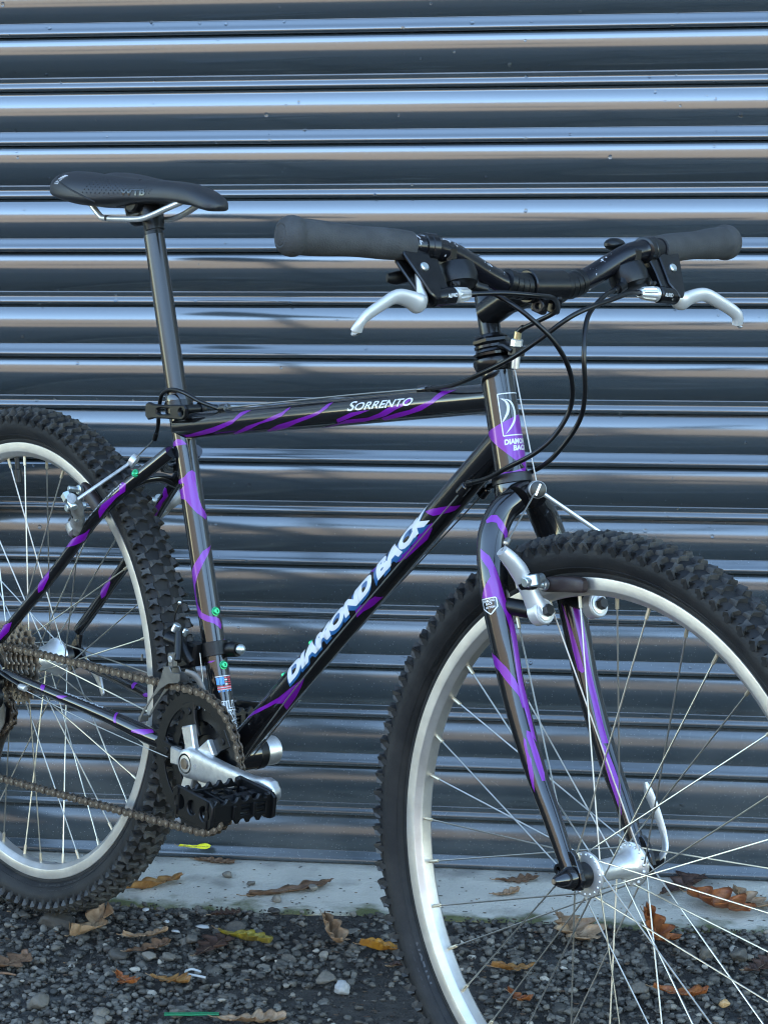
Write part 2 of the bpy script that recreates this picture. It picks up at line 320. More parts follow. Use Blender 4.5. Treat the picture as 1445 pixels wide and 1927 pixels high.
STRIPES_DATA = {'TT':[[(0.0164,0.842),(0.0467,0.575),(0.0819,0.287),(0.1076,-0.001),(0.1213,-0.159),(0.1314,-0.675),(0.141,-0.823),(0.1499,-0.775),(0.137,-0.397),(0.1186,0.164),(0.0976,0.438),(0.0744,0.755),(0.0474,0.946),(0.0199,1.014)],[(0.11,1.031),(0.1436,0.434),(0.1743,0.16),(0.197,-0.163),(0.2103,-0.361),(0.2224,-0.777),(0.222,-0.531),(0.211,-0.07),(0.1945,0.153),(0.169,0.354),(0.1384,0.835),(0.11,1.251)],[(0.1717,1.043),(0.199,0.57),(0.2314,0.293),(0.2619,0.002),(0.2772,-0.218),(0.2897,-0.738),(0.2964,-0.808),(0.2901,-0.329),(0.2752,0.053),(0.2588,0.274),(0.2351,0.532),(0.2043,1.024),(0.1717,1.265)],[(0.3029,0.529),(0.3298,0.142),(0.3536,0.067),(0.3613,0.097),(0.332,0.414),(0.3007,0.858)],[(0.2649,1.4),(0.3195,0.656),(0.3554,0.614),(0.3753,0.367),(0.3924,0.013),(0.4151,-0.182),(0.4244,-0.574),(0.4292,-0.416),(0.4189,-0.044),(0.403,0.22),(0.3846,0.597),(0.3443,0.989),(0.304,1.03),(0.261,1.596)],[(0.3748,0.766),(0.4011,0.477),(0.4251,0.31),(0.4449,0.019),(0.4596,-0.203),(0.4728,-0.887),(0.4947,-0.865),(0.477,-0.419),(0.4633,0.013),(0.4428,0.429),(0.4133,0.738),(0.3763,1.058)]],'ST':[[(0.3715,-0.625),(0.3747,-0.113),(0.3771,0.328),(0.3748,0.779),(0.3688,1.151),(0.3697,-0.626)],[(0.3378,1.256),(0.3345,1.525),(0.3216,1.444),(0.305,1.488),(0.293,1.707),(0.2836,2.31),(0.2781,1.931),(0.2866,1.134),(0.2984,0.556),(0.3051,0.228),(0.3075,-0.626),(0.3105,-0.626),(0.3107,-0.186),(0.3141,-0.626),(0.3177,-0.626),(0.3185,0.058),(0.3218,0.399),(0.3243,0.327),(0.3246,-0.626),(0.3284,-0.425),(0.3311,0.464),(0.3361,0.885)],[(0.248,2.176),(0.2417,1.172),(0.2324,0.538),(0.22,-0.375),(0.2112,-0.625),(0.1947,-0.625),(0.1746,-0.625),(0.1669,-0.257),(0.1594,0.622),(0.1559,1.198),(0.148,1.826),(0.1537,2.016),(0.1609,1.776),(0.163,1.47),(0.1653,0.864),(0.1707,0.264),(0.1808,-0.108),(0.1927,-0.21),(0.2042,-0.04),(0.216,0.486),(0.2288,1.119),(0.2433,1.958)],[(0.1374,2.23),(0.128,1.119),(0.1275,1.964)],[(0.1123,0.052),(0.1134,0.405),(0.1128,0.878),(0.1112,0.492)]],'HT':[[(0.0434,-0.755),(0.0476,0.218),(0.0564,1.68),(0.0575,2.044),(0.037,2.372),(0.0237,2.372),(0.0013,1.94),(0.008,1.574),(0.0126,1.12),(0.0232,0.503),(0.0327,-0.068)],[(0.0016,-0.202),(0.0006,0.933),(0.0022,1.457),(0.004,1.957),(-0.0017,1.85),(-0.0026,0.905),(-0.0026,-0.197)]],'DT':[[(0.0716,-0.747),(0.0891,-0.584),(0.1184,0.015),(0.1414,0.368),(0.1657,0.566),(0.1901,0.824),(0.1782,1.055),(0.1528,1.389),(0.1275,1.538),(0.1376,0.868),(0.131,0.472),(0.1048,0.023),(0.0708,-0.675)],[(0.4773,-0.419),(0.4887,-0.104),(0.5073,0.597),(0.5167,1.267),(0.5069,1.218),(0.4957,0.708),(0.4847,0.303),(0.4798,-0.115)],[(0.4774,0.534),(0.4702,0.823),(0.4552,1.047),(0.436,0.909),(0.4164,0.777),(0.4037,0.438),(0.4116,0.282),(0.4342,0.526),(0.4586,0.358)],[(0.3564,-1.011),(0.3748,-0.595),(0.3699,-0.386)],[(0.3189,0.251),(0.327,0.551),(0.3482,0.85),(0.3523,1.401),(0.333,1.224),(0.3213,0.948),(0.3088,0.87)]],'FR':[[(0.0371,-0.077),(0.0315,-0.295),(0.0296,-0.658),(0.0333,-1.189),(0.0409,-2.033),(0.0537,-2.416),(0.0571,-2.023),(0.0467,-1.706),(0.041,-1.1),(0.0371,-0.881),(0.0377,-0.542),(0.0398,-0.233)],[(0.0625,-0.055),(0.0716,-0.735),(0.0845,-1.091),(0.0968,-1.336),(0.1126,-1.546),(0.1265,-1.711),(0.1418,-2.176),(0.1693,-2.011),(0.1966,-1.897),(0.2118,-2.004),(0.2465,-1.776),(0.2589,-1.71),(0.2529,-1.407),(0.2278,-1.38),(0.2109,-1.284),(0.1823,-1.397),(0.1552,-1.472),(0.1414,-1.449),(0.1302,-1.33),(0.1188,-1.122),(0.1115,-0.972),(0.1092,0.271),(0.1003,-0.086),(0.0905,-0.653),(0.0839,-0.575),(0.0713,-0.05)],[(0.1619,0.745),(0.1665,0.087),(0.1793,-0.672),(0.1943,-1.205),(0.2085,-1.475),(0.2199,-1.6),(0.2233,-1.234),(0.2106,-1.169),(0.1986,-0.699),(0.1819,-0.021),(0.1738,0.745)],[(0.251,-0.644),(0.2544,-0.778),(0.267,-0.642),(0.2733,-0.752),(0.2904,-0.504),(0.3057,0.042),(0.2995,0.079),(0.2858,-0.125),(0.2703,-0.412),(0.2585,-0.495)],[(0.2452,-1.043),(0.2481,-1.391),(0.2593,-1.5),(0.2714,-1.594),(0.2906,-1.572),(0.2983,-1.336),(0.2975,-1.051),(0.281,-1.005),(0.2621,-0.989),(0.2508,-0.909)]],'FL':[[(0.2691,-0.655),(0.2749,-0.882),(0.2951,-1.053),(0.316,-1.082),(0.345,-0.11),(0.3335,-0.067),(0.3086,-0.14),(0.2885,-0.365)],[(0.1228,-0.054),(0.1301,-0.215),(0.1423,-0.344),(0.1544,-0.468),(0.1752,-0.66),(0.1956,-0.801),(0.1967,-0.584),(0.1927,-0.302),(0.1706,-0.186),(0.1417,-0.138)],[(0.116,-0.879),(0.1176,-1.586),(0.1434,-1.418),(0.185,-1.306),(0.2234,-1.325),(0.2537,-1.211),(0.2723,-1.224),(0.2707,-0.642),(0.2271,-0.801),(0.179,-0.858),(0.1487,-0.81)]],'SS':[[(0.0825,0.992),(0.0746,-0.064),(0.0828,-0.914),(0.0991,-0.725),(0.1193,-0.925),(0.1407,-1.17),(0.1325,-0.176),(0.1241,0.145),(0.1067,-0.09),(0.0896,-0.295)],[(0.2179,0.894),(0.203,0.895),(0.1717,-0.818),(0.1627,-1.04),(0.1833,-1.676),(0.1977,-0.648)],[(0.2965,-0.655),(0.2852,0.925),(0.255,0.895),(0.2644,-0.383),(0.2876,-0.933)],[(0.3978,-0.088),(0.3835,0.606),(0.3658,-0.403),(0.3825,-1.053),(0.4056,-0.831)]],'CS':[[(0.0982,-0.537),(0.0965,-1.218),(0.1039,-1.294),(0.1075,-0.413),(0.1034,-0.09)],[(0.1323,-0.123),(0.1379,-0.482),(0.1532,-0.956),(0.1458,-0.178),(0.1393,-0.013)],[(0.2477,-0.041),(0.2382,-2.035),(0.2411,-2.035),(0.2523,-0.061)],[(0.28,-0.175),(0.2952,-0.748),(0.3089,-1.201),(0.3156,-0.933),(0.3024,-0.245),(0.2805,0.069)]]}
# ------------------------------------------------------------ the bicycle
m_paint = mat("black_enamel", (.006, .0055, .006), rough=.15, ior=1.5, coat=.55, coatr=.03)
m_purple = mat("purple_foil", (.165, .002, .27), rough=.32, metal=.15, coat=.5, coatr=.03)
m_white = mat("white_ink", (.60, .60, .60), rough=.35, coat=.5); m_blue = mat("blue_ink", (.008, .085, .22), rough=.3, coat=.5)
m_red = mat("red_ink", (.6, .05, .07), rough=.35); m_lblue = mat("light_blue_ink", (.05, .28, .62), rough=.35)
m_rubber = mat("tyre_rubber", (.0085, .0085, .009), rough=.6, spec=.26, noise_s=24, noise_c=(.022, .0205, .019), bump=.0004, bump_s=500)
m_mud = mat("knob_rubber", (.011, .011, .0115), rough=.6, spec=.4, noise_s=42, noise_c=(.060, .056, .050), bump=.0006, bump_s=420)
m_grip = mat("grip_foam", (.028, .028, .028), rough=.75, bump=.0009, bump_s=700, noise_s=60, noise_c=(.042, .042, .042))
m_rim = mat("brushed_aluminium", (.50, .465, .425), rough=.40, metal=.8, bump=.00008, bump_s=260, noise_s=34, noise_c=(.62, .585, .54))
m_silver = mat("polished_alloy", (.70, .69, .665), rough=.34, metal=.72, noise_s=90, noise_c=(.58, .57, .55), rvar=.1)
m_blade = mat("anodised_lever", (.56, .555, .545), rough=.42, metal=.55, noise_s=60, noise_c=(.58, .57, .555))
m_crank = mat("cast_alloy", (.70, .69, .67), rough=.36, metal=.9, noise_s=110, noise_c=(.55, .54, .53), bump=.0001, bump_s=600)
m_steel = mat("spoke_steel", (.50, .475, .43), rough=.33, metal=.95, noise_s=60, noise_c=(.46, .43, .37))
m_nip = mat("nipple_brass", (.52, .44, .32), rough=.4, metal=.8)
m_chain = mat("chain_steel", (.060, .042, .029), rough=.42, metal=.55, noise_s=200, noise_c=(.15, .115, .085))
m_pin = mat("chain_pin", (.34, .28, .22), rough=.35, metal=.9)
m_cog = mat("cog_steel", (.16, .12, .085), rough=.45, metal=.75, noise_s=70, noise_c=(.30, .25, .2))
m_plast = mat("black_plastic", (.0035, .0035, .0038), rough=.36, spec=.32, bump=.0002, bump_s=500, rvar=.1)
m_satin = mat("black_satin_metal", (.0035, .0035, .004), rough=.22, spec=.38, noise_s=140, noise_c=(.008, .008, .009))
m_worn = mat("worn_black_bar", (.004, .004, .006), rough=.2, spec=.4)
nt = m_worn.node_tree; b = nt.nodes["Principled BSDF"]; N = nt.nodes.new; L = nt.links.new
tc = N("ShaderNodeTexCoord"); n1 = N("ShaderNodeTexNoise"); n1.inputs["Scale"].default_value = 260; n1.inputs["Detail"].default_value = 6; L(tc.outputs["Object"], n1.inputs["Vector"])
n0 = N("ShaderNodeTexNoise"); n0.inputs["Scale"].default_value = 22; L(tc.outputs["Object"], n0.inputs["Vector"]); ma = N("ShaderNodeMath"); ma.operation = 'MULTIPLY'; L(n1.outputs["Fac"], ma.inputs[0]); L(n0.outputs["Fac"], ma.inputs[1])
cr = N("ShaderNodeValToRGB"); cr.color_ramp.elements[0].position = .358; cr.color_ramp.elements[1].position = .375; cr.color_ramp.elements[0].color = (.004, .004, .006, 1); cr.color_ramp.elements[1].color = (.42, .42, .44, 1); L(ma.outputs[0], cr.inputs[0]); L(cr.outputs[0], b.inputs["Base Color"])
m_hous = mat("cable_sheath", (.0035, .0035, .004), rough=.28, spec=.38); m_wire = mat("cable_steel", (.35, .33, .30), rough=.35, metal=.9)
m_green = mat("green_anodised", (.008, .36, .15), rough=.25, metal=.6); m_dark = mat("blackened_steel", (.012, .012, .013), rough=.34, metal=.2)
m_sadl = mat("saddle_skin", (.014, .0145, .016), rough=.44, spec=.42, bump=.0002, bump_s=700); m_zinc = mat("zinc_bolt", (.55, .60, .60), rough=.3, metal=.9)
m_brass = mat("brass_ferrule", (.75, .62, .36), rough=.3, metal=.9); m_grey = mat("grey_alloy", (.12, .115, .105), rough=.42, metal=.6, noise_s=80, noise_c=(.17, .16, .145))

BX = Vector((.52, 0, -.335))                  # base of the bicycle in its own frame (rear axle = origin)
bike = tag(empty("mountain_bike"), "black mountain bike with purple flame stripes and knobbly tyres leaning by the shutter", "bicycle")
Mb = Matrix(((0.7637054, 0.6427585, 0.0601300), (-0.6455184, 0.7614482, 0.0591823), (-0.0077460, -0.0840129, 0.9964346))).to_4x4()
Tb = Matrix.Translation((0, 0, G)) @ Mb @ Matrix.Translation(BX)
bike.matrix_world = Tb
def part(bld, name, mats, parent=None, label=None, **k):
    """a part of the bicycle built in the bicycle frame"""
    o = bld.obj(name, mats, parent if parent is not None else bike, **k)
    if parent is None: o.location = -BX
    if label: o["label"] = label
    return o
def bpart(name, label=None):
    o = empty(name, -BX, bike)
    if label: o["label"] = label
    return o

class Tube:
    """a frame tube: also gives points on its skin for paint and lettering"""
    def __init__(s, pts, r, seg=40, res=1):
        s.P, s.r = smooth_path(pts, r, res); s.seg = seg; n = len(s.P); s.fr = []
        s.L = [0.]
        for i in range(n - 1): s.L.append(s.L[-1] + (s.P[i + 1] - s.P[i]).length)
        for i in range(n):
            t = (s.P[min(i + 1, n - 1)] - s.P[max(i - 1, 0)]).normalized(); y = Vector((0, -1, 0)); e1 = (y - t * y.dot(t)).normalized(); s.fr.append((e1, t.cross(e1)))
    def at(s, d, th, off=0.):
        d = max(s.L[0] - .02, min(s.L[-1] + .02, d)); i = 0
        while i < len(s.L) - 2 and s.L[i + 1] < d: i += 1
        f = (d - s.L[i]) / (s.L[i + 1] - s.L[i]); q = []
        for j in (i, i + 1):
            e1, e2 = s.fr[j]; q.append(s.P[j] + (e1 * math.cos(th) + e2 * math.sin(th)) * (s.r[j] + off))
        return q[0].lerp(q[1], f)
    def build(s, b, mi=0):
        b.grid([[p + (e1 * math.cos(2 * math.pi * k / s.seg) + e2 * math.sin(2 * math.pi * k / s.seg)) * r for k in range(s.seg)] for p, r, (e1, e2) in zip(s.P, s.r, s.fr)], True, mi, True)
def skin_mesh(b, uv, faces, fn, step, mi=0):
    """lay flat 2D faces onto a curved surface: cut them finely along v (and u), then map with fn(u, v)"""
    bm = bmesh.new(); vs = [bm.verts.new((p[0], p[1], 0)) for p in uv]
    for f in faces:
        try: bm.faces.new([vs[i] for i in f])
        except ValueError: pass
    for ax, st in ((0, step[0]), (1, step[1])):
        if not st: continue
        lo = min(p[ax] for p in uv); hi = max(p[ax] for p in uv); k = math.ceil(lo / st)
        while k * st < hi:
            co = [0, 0, 0]; co[ax] = k * st; no = [0, 0, 0]; no[ax] = 1
            bmesh.ops.bisect_plane(bm, geom=bm.verts[:] + bm.edges[:] + bm.faces[:], plane_co=co, plane_no=no, dist=1e-7); k += 1
    bm.verts.index_update(); b.add([fn(v.co.x, v.co.y) for v in bm.verts], [[v.index for v in f.verts] for f in bm.faces], mi); bm.free()
def patch(b, tube, poly, off=.00022, mi=0):
    n = len(poly); r = delaunay_2d_cdt([Vector((p[0], p[1] * .0155)) for p in poly], [(i, (i + 1) % n) for i in range(n)], [], 1, 1e-7)
    skin_mesh(b, [(p.x, p.y / .0155) for p in r[0]], r[2], lambda u, v: tube.at(u, v, off), (.012, .14), mi)
def text_geo(body, bold=0., shear=0., small=False, width=1., spacing=1.):
    c = bpy.data.curves.new("lettering", 'FONT'); c.body = body; c.size = 1; c.offset = bold; c.shear = shear; c.space_character = spacing; c.resolution_u = 4
    if small:
        c.small_caps_scale = .78
        for i in range(1, len(body)): c.body_format[i].use_small_caps = True
    o = bpy.data.objects.new("lettering", c); col.objects.link(o); bpy.context.view_layer.update()
    me = o.evaluated_get(bpy.context.evaluated_depsgraph_get()).to_mesh(); V = [(v.co.x, v.co.y) for v in me.vertices]; F = [list(p.vertices) for p in me.polygons]
    o.to_mesh_clear(); bpy.data.objects.remove(o); bpy.data.curves.remove(c)
    x0 = min(p[0] for p in V); x1 = max(p[0] for p in V); y0 = min(p[1] for p in V); y1 = max(p[1] for p in V)
    return [((p[0] - x0) / (x1 - x0), (p[1] - y0) / (y1 - y0)) for p in V], F
def lettering(b, geo, fn, step=(.0, .12), mi=0): skin_mesh(b, geo[0], geo[1], fn, step, mi)
def strip2d(pts, w):
    """outline polygon of a stroke through 2D points with widths"""
    P = [Vector(p) for p in pts]; A = []; Bq = []
    for i, p in enumerate(P):
        t = (P[min(i + 1, len(P) - 1)] - P[max(i - 1, 0)]).normalized(); n = Vector((-t.y, t.x)); ww = w[i] if hasattr(w, '__len__') else w
        A.append(p + n * ww / 2); Bq.append(p - n * ww / 2)
    return [tuple(p) for p in A + Bq[::-1]]

bbc = Vector((.4241, 0, -.0298)); std = Vector((-.3082, 0, .9513)); had = Vector((-.2940, 0, .9558)); h0 = Vector((.8608, 0, .38))
TT = Tube([(.3033, 0, .3431), (.8421, 0, .4409)], .0152, 44); ST = Tube([bbc, bbc + std * .429], .0135, 44); HT = Tube([h0 - had * .0141, h0 + had * .0900], .0167, 48)
DT = Tube([(.4241, 0, -.0314), (.8540, 0, .4022)], .0157, 44)
FR_P = [(0.8876, -0.012, 0.3452), (0.8827, -0.026, 0.3324), (0.884, -0.038, 0.313), (0.8896, -0.0445, 0.293), (0.8979, -0.0485, 0.2733), (0.9059, -0.0505, 0.2497), (0.9233, -0.051, 0.2054), (0.94, -0.051, 0.1617), (0.9721, -0.0505, 0.0995), (1.0017, -0.05, 0.053), (1.0201, -0.0495, 0.022), (1.0305, -0.049, 0.006)]
FR_R = [.0135, .0145, .0148, .0148, .0145, .0143, .0135, .0125, .011, .0095, .0085, .008]
FR = Tube(FR_P, FR_R, 36, 5); FL = Tube([(x, -y, z) for x, y, z in FR_P], FR_R, 36, 5)
SSR = Tube([(.3079, -.018, .3146), (.2128, -.042, .237), (.117, -.052, .1364), (.0114, -.06, .0359)], [.0085, .0075, .0072, .007], 24, 4)
SSL = Tube([(.3079, .018, .3146), (.2128, .042, .237), (.117, .052, .1364), (.0114, .06, .0359)], [.0085, .0075, .0072, .007], 24, 4)
CSR = Tube([(.0135, -.060, -.0053), (.1193, -.056, -.0097), (.2355, -.047, -.0164), (.3207, -.036, -.0256), (.405, -.024, -.030)], [.0065, .0068, .0085, .011, .011], 24, 4)
CSL = Tube([(.0135, .060, -.0053), (.1193, .056, -.0097), (.2355, .047, -.0164), (.3207, .036, -.0256), (.405, .024, -.030)], [.0065, .0068, .0085, .011, .011], 24, 4)
bb = B()
for t in (TT, ST, HT, DT, SSR, SSL, CSR, CSL): t.build(bb)
bb.lathe([(-.033, .0185), (-.032, .0195), (.032, .0195), (.033, .0185)], bbc, (0, 1, 0), 40)
bb.lathe([(-.0005, .0150), (.001, .0156), (.012, .0156), (.0135, .0150)], bbc + std * .4165, std, 40)         # seat lug collar
for s_ in (1, -1):                                                                                         # dropouts
    bb.prism([(-.014, .004), (-.006, .014), (.006, .030), (.014, .030), (.012, .012), (.026, .002), (.028, -.008), (.016, -.012), (.004, -.018), (-.008, -.024), (-.014, -.014)], (0, s_ * .0625 - .0025, 0), (1, 0, 0), (0, 0, 1), (0, 1, 0), .005, .0008)
    bb.tube([(.2915, s_ * .019, .300), (.285, s_ * .010, .292), (.283, 0, .290)], .006, 12)
    bb.tube([(.190, s_ * .045, .213), (.178, s_ * .046, .206)], .0065, 14)
bb.tube([(.2485, -.033, .2655), (.2505, -.016, .2725), (.2515, 0, .2745), (.2505, .016, .2725), (.2485, .033, .2655)], .0062, 14, res=4)  # bridge
bb.tube([(.352, -.031, -.026), (.352, .031, -.026)], .006, 12)
frame = part(bb, "frame", m_paint)
# purple flame stripes on the frame tubes
STRIPES = None
def stripe(tb, poly, par): bb = B(); patch(bb, tb, poly); part(bb, "flame_stripe", m_purple, par)
for key, tb in (("TT", TT), ("ST", ST), ("HT", HT), ("DT", DT), ("SS", SSR), ("CS", CSR)):
    for poly in STRIPES_DATA[key]: stripe(tb, poly, frame)
for poly in STRIPES_DATA["SS"][:3]: stripe(SSL, [(s_ * 1.06 + .012, th) for s_, th in poly], frame)
for poly in STRIPES_DATA["CS"][:3]: stripe(CSL, [(s_ * .9 + .05, th * 1.3 + .1) for s_, th in poly], frame)
# lettering
g = text_geo("DIAMOND BACK", .062, .22, spacing=.97)
def fdt(dx, dth, off): return lambda u, v: DT.at(.1680 + dx + u * .314, .335 - v * 1.08 + dth, off)
bb = B(); g2 = text_geo("DIAMOND BACK", .105, .22, spacing=.97)
lettering(bb, g2, fdt(-.0030, .17, .00030), (0, .1), 1); lettering(bb, g, fdt(0, 0, .00042), (0, .1), 0)
part(bb, "lettering", [m_white, m_blue], frame, "big white italic lettering with blue shadow along the down tube")
bb = B(); g = text_geo("Sorrento", .012, .35, True); lettering(bb, g, lambda u, v: TT.at(.3245 + u * .107, .02 - v * .70, .0004), (0, .15))
part(bb, "lettering", m_white, frame, "white small italic lettering on the top tube")
g = text_geo("DIAMOND BACK", .03, .3)
bb = B(); lettering(bb, g, lambda u, v: SSR.at(.166 - u * .086, .35 + v * .95, .0003), (0, .3)); part(bb, "lettering", m_white, frame)
bb = B(); lettering(bb, g, lambda u, v: CSR.at(.142 + u * .078, -1.25 - v * .75, .0003), (0, .3)); part(bb, "lettering", m_white, frame)
# head badge: open box and blade-shaped emblem with two rows of lettering
bb = B(); hw = .00075
def hb(poly): patch(bb, HT, poly, .0004)
TH = lambda x: .68 + x / .0167
for q in ([(0, 0), (0, .0425)], [(0, 0), (.030, 0)], [(0, .0425), (.030, .0425)]):
    (x0, y0), (x1, y1) = q; hb([(.0795 - p[1], TH(p[0])) for p in strip2d([(x0, y0), (x1, y1)], .0011)])
def crescent(c1, c2): hb([(.0795 - y, TH(x)) for x, y in c1 + c2[::-1]])
cr_ = lambda pts: [tuple(p)[:2] for p in smooth_path([(x, y, 0) for x, y in pts], 0, 6)[0]]
crescent(cr_([(.0025, .0045), (.0120, .0075), (.0165, .0150), (.0160, .0260), (.0100, .0345), (.0025, .0410)]), cr_([(.0025, .0045), (.0105, .0085), (.0140, .0160), (.0134, .0255), (.0085, .0335), (.0025, .0410)]))
crescent(cr_([(.0012, .0040), (.0080, .0075), (.0105, .0130), (.0088, .0200), (.0045, .0255), (.0010, .0290)]), cr_([(.0012, .0040), (.0058, .0080), (.0073, .0130), (.0062, .0190), (.0034, .0240), (.0010, .0278)]))
g = text_geo("DIAMOND", .05, .12); lettering(bb, g, lambda u, v: HT.at(.0278 + v * .0056, TH(-.0002 + u * .031), .0004), (.12, 0))
g = text_geo("BACK", .05, .12); lettering(bb, g, lambda u, v: HT.at(.0212 + v * .0056, TH(.0078 + u * .020), .0004), (.12, 0))
part(bb, "head_badge", m_white, frame, "white emblem and lettering on the head tube")
# flag sticker and outlined sticker near the bottom bracket
bb = B()
FS = lambda x, y: (.0942 - y, .62 + x / .0135)
def fp(poly, mi): patch(bb, ST, [FS(x, y) for x, y in poly], .0003, mi)
def fr_(x0, y0, x1, y1, mi): fp([(x0, y0), (x1, y0), (x1, y1), (x0, y1)], mi)
fr_(0, 0, .0205, .0009, 0)
for i, (x0, x1) in enumerate(((.0008, .0042), (.0049, .0082), (.0086, .0100))): fr_(x0, .0016, x1, .0100, 3)
for i in range(6):
    y = .0016 + i * .0026; x0 = .0108 if y < .0098 else .0010
    if y < .0095: fr_(x0, y, .0142, y + .0014, 2 if i % 2 == 0 else 0); fr_(.0152, y, .0203, y + .0014, 2)
    else: fr_(x0, y, .0098, y + .0014, 2); fr_(.0106, y, .0203, y + .0014, 2); fr_(x0, y + .0014, .0203, y + .0020, 0)
for i in range(4): fr_(.0015 + i * .005, .0172, .0040 + i * .005, .0186, 3)
part(bb, "flag_sticker", [m_white, m_blue, m_red, m_lblue], frame, "small stars and stripes sticker on the seat tube")
bb = B()
for row, (word, x0) in enumerate((("FILL", 0.0), ("LIVE", .0035), ("E", .0135))):
    y = .0650 - row * .0115; g1 = text_geo(word, .085); g0 = text_geo(word, .012)
    wd = .0245 if len(word) > 1 else .0078
    lettering(bb, g1, lambda u, v: ST.at(y - .0118 + v * .0116, .55 + (x0 + u * wd) / .0135, .0003), (.08, 0), 0)
    lettering(bb, g0, lambda u, v: ST.at(y - .0107 + v * .0094, .55 + (x0 + .0009 + u * (wd - .0018)) / .0135, .00045), (.08, 0), 1)
part(bb, "word_sticker", [m_white, m_paint], frame, "black and white outlined word sticker above the bottom bracket")
# cable stops and green bolts
def stop(p, d, r=.0046):
    bb = B(); p = Vector(p); d = Vector(d).normalized(); bb.lathe([(-.007, r * .8), (-.0065, r), (.005, r), (.006, r * .85), (.0062, r * .55), (.010, r * .5)], p, d, 18); return bb
dtd = (Vector((.854, 0, .4022)) - Vector((.4241, 0, -.0314))).normalized(); ttd = (Vector((.8421, 0, .4409)) - Vector((.3033, 0, .3431))).normalized()
part(stop((.8183, -.0205, .3452), dtd, .0052), "cable_stop", m_paint, frame); part(stop((.8076, .0195, .3385), dtd, .0052), "cable_stop", m_paint, frame)
part(stop((.7309, -.004, .4365), ttd), "cable_stop", m_paint, frame); part(stop((.3905, -.005, .3755), -ttd, .0055), "cable_stop", m_paint, frame); part(stop((.0776, -.066, -.0130), (-.95, -.05, .02), .004), "cable_stop", m_silver, frame)
def bolt_at(p, n, r=.0042):
    bb = B(); p = Vector(p); n = Vector(n).normalized(); bb.lathe([(-.002, r * 1.25), (.0004, r * 1.25), (.0006, r), (.0026, r), (.0034, r * .75), (.0034, r * .42), (.0018, r * .40), (.0018, 0)], p, n, 18); return bb
for s_ in (.1698, .1065): p = ST.at(s_, 1.53); part(bolt_at(p, p - (bbc + std * s_)), "bottle_bolt", m_green, frame, "green bottle cage bolt")
for s_ in (.150, .215): p = DT.at(s_, -1.57); part(bolt_at(p, p - DT.P[0] - dtd * s_), "bottle_bolt", m_green, frame, "green bottle cage bolt")
p = SSR.at(.0555, .35); part(bolt_at(p, p - SSR.P[2], .0040), "rack_bolt", m_green, frame, "green bolt on the seat stay")

# fork
bb = B(); FR.build(bb); FL.build(bb)
bb.lathe([(-.022, .0165), (-.018, .019), (-.006, .0200), (.002, .0190), (.004, .0150)], h0 - had * .0255, had, 40)
bb.tube([(.8876, -.0125, .3452), (.8850, -.006, .3480), (.8840, 0, .3490), (.8850, .006, .3480), (.8876, .0125, .3452)], .0138, 24, res=4)
for s_ in (1, -1):
    bb.prism([(-.010, .018), (-.013, .004), (-.010, -.006), (.002, -.013), (.012, -.010), (.014, .000), (.010, .009), (.002, .022), (-.004, .026)], (1.0362, s_ * .0495 - .003, 0), (1, 0, 0), (0, 0, 1), (0, 1, 0), .006, .0008)
    q = Vector((1.0215, s_ * .052, .0045)); bb.lathe([(-.004, .003), (-.004, .006), (.004, .006), (.004, .003)], q, (0, 1, 0), 16, 0, False)
fork = part(bb, "fork", m_paint)
for poly in STRIPES_DATA["FR"]: stripe(FR, poly, fork)
for poly in STRIPES_DATA["FL"]: stripe(FL, poly, fork)
bb = B()
FB = lambda x, y: (.1100 + y, .30 - x / .0141)
sh = [(0, 0), (.0160, 0), (.0172, .0012), (.0172, .0100), (.0095, .0165), (.0078, .0165), (0, .0102)]
ins = [(.0011, .0011), (.0155, .0011), (.0161, .0018), (.0161, .0094), (.0090, .0153), (.0082, .0153), (.0011, .0095)]
n = len(sh)
for i in range(n): patch(bb, FR, [FB(*sh[i]), FB(*sh[(i + 1) % n]), FB(*ins[(i + 1) % n]), FB(*ins[i])], .0003, 0)
patch(bb, FR, [FB(*p) for p in ins], .0002, 1)
for w_, x0, y0, wd, h in (("DIAMOND", .0020, .0042, .0130, .0025), ("BACK", .0050, .0070, .0075, .0025), ("HI-TEN", .0040, .0105, .0100, .0022)):
    lettering(bb, text_geo(w_, .03), lambda u, v: FR.at(*FB(x0 + u * wd, y0 - v * h), .0004), (.1, 0), 0)
part(bb, "fork_sticker", [m_white, m_paint], fork, "black sticker with white border on the near fork leg")
for s_ in (1, -1):
    bb = B(); bb.cyl((.908, s_ * .047, .2445), (.952, s_ * .0374, .2445), .0085, 24); part(bb, "brake_boss", m_plast, fork)

# headset, stem, bar
bb = B(); up0 = h0 + had * .0900
bb.lathe([(0, .0180), (.001, .0195), (.004, .0205), (.009, .0222), (.013, .0215), (.015, .0180)], up0, had, 40); bb.lathe([(.0155, .0165), (.0165, .0205), (.019, .0208), (.0205, .0180), (.0225, .0175), (.024, .0165)], up0, had, 40)
bb.lathe([(.0240, .0160), (.0245, .0185), (.0270, .0185), (.0275, .0160)], up0, had, 40); bb.hexn(up0 + had * .0278, up0 + had * .0352, .0195); bb.lathe([(.0350, .0165), (.0375, .0150), (.0385, .0125)], up0, had, 32)
hset = part(bb, "headset", [m_satin, m_dark]); bb = B()
lo = h0 - had * .0141
bb.lathe([(0, .0178), (-.001, .0202), (-.0095, .0206), (-.0105, .0190)], lo, had, 40, 1); bb.lathe([(-.0108, .0170), (-.0112, .0192), (-.0145, .0190), (-.0155, .0165), (-.0165, .0186), (-.019, .0182), (-.0195, .0150)], lo, had, 40, 1)
part(bb, "lower_cup", [m_satin, m_dark], hset)
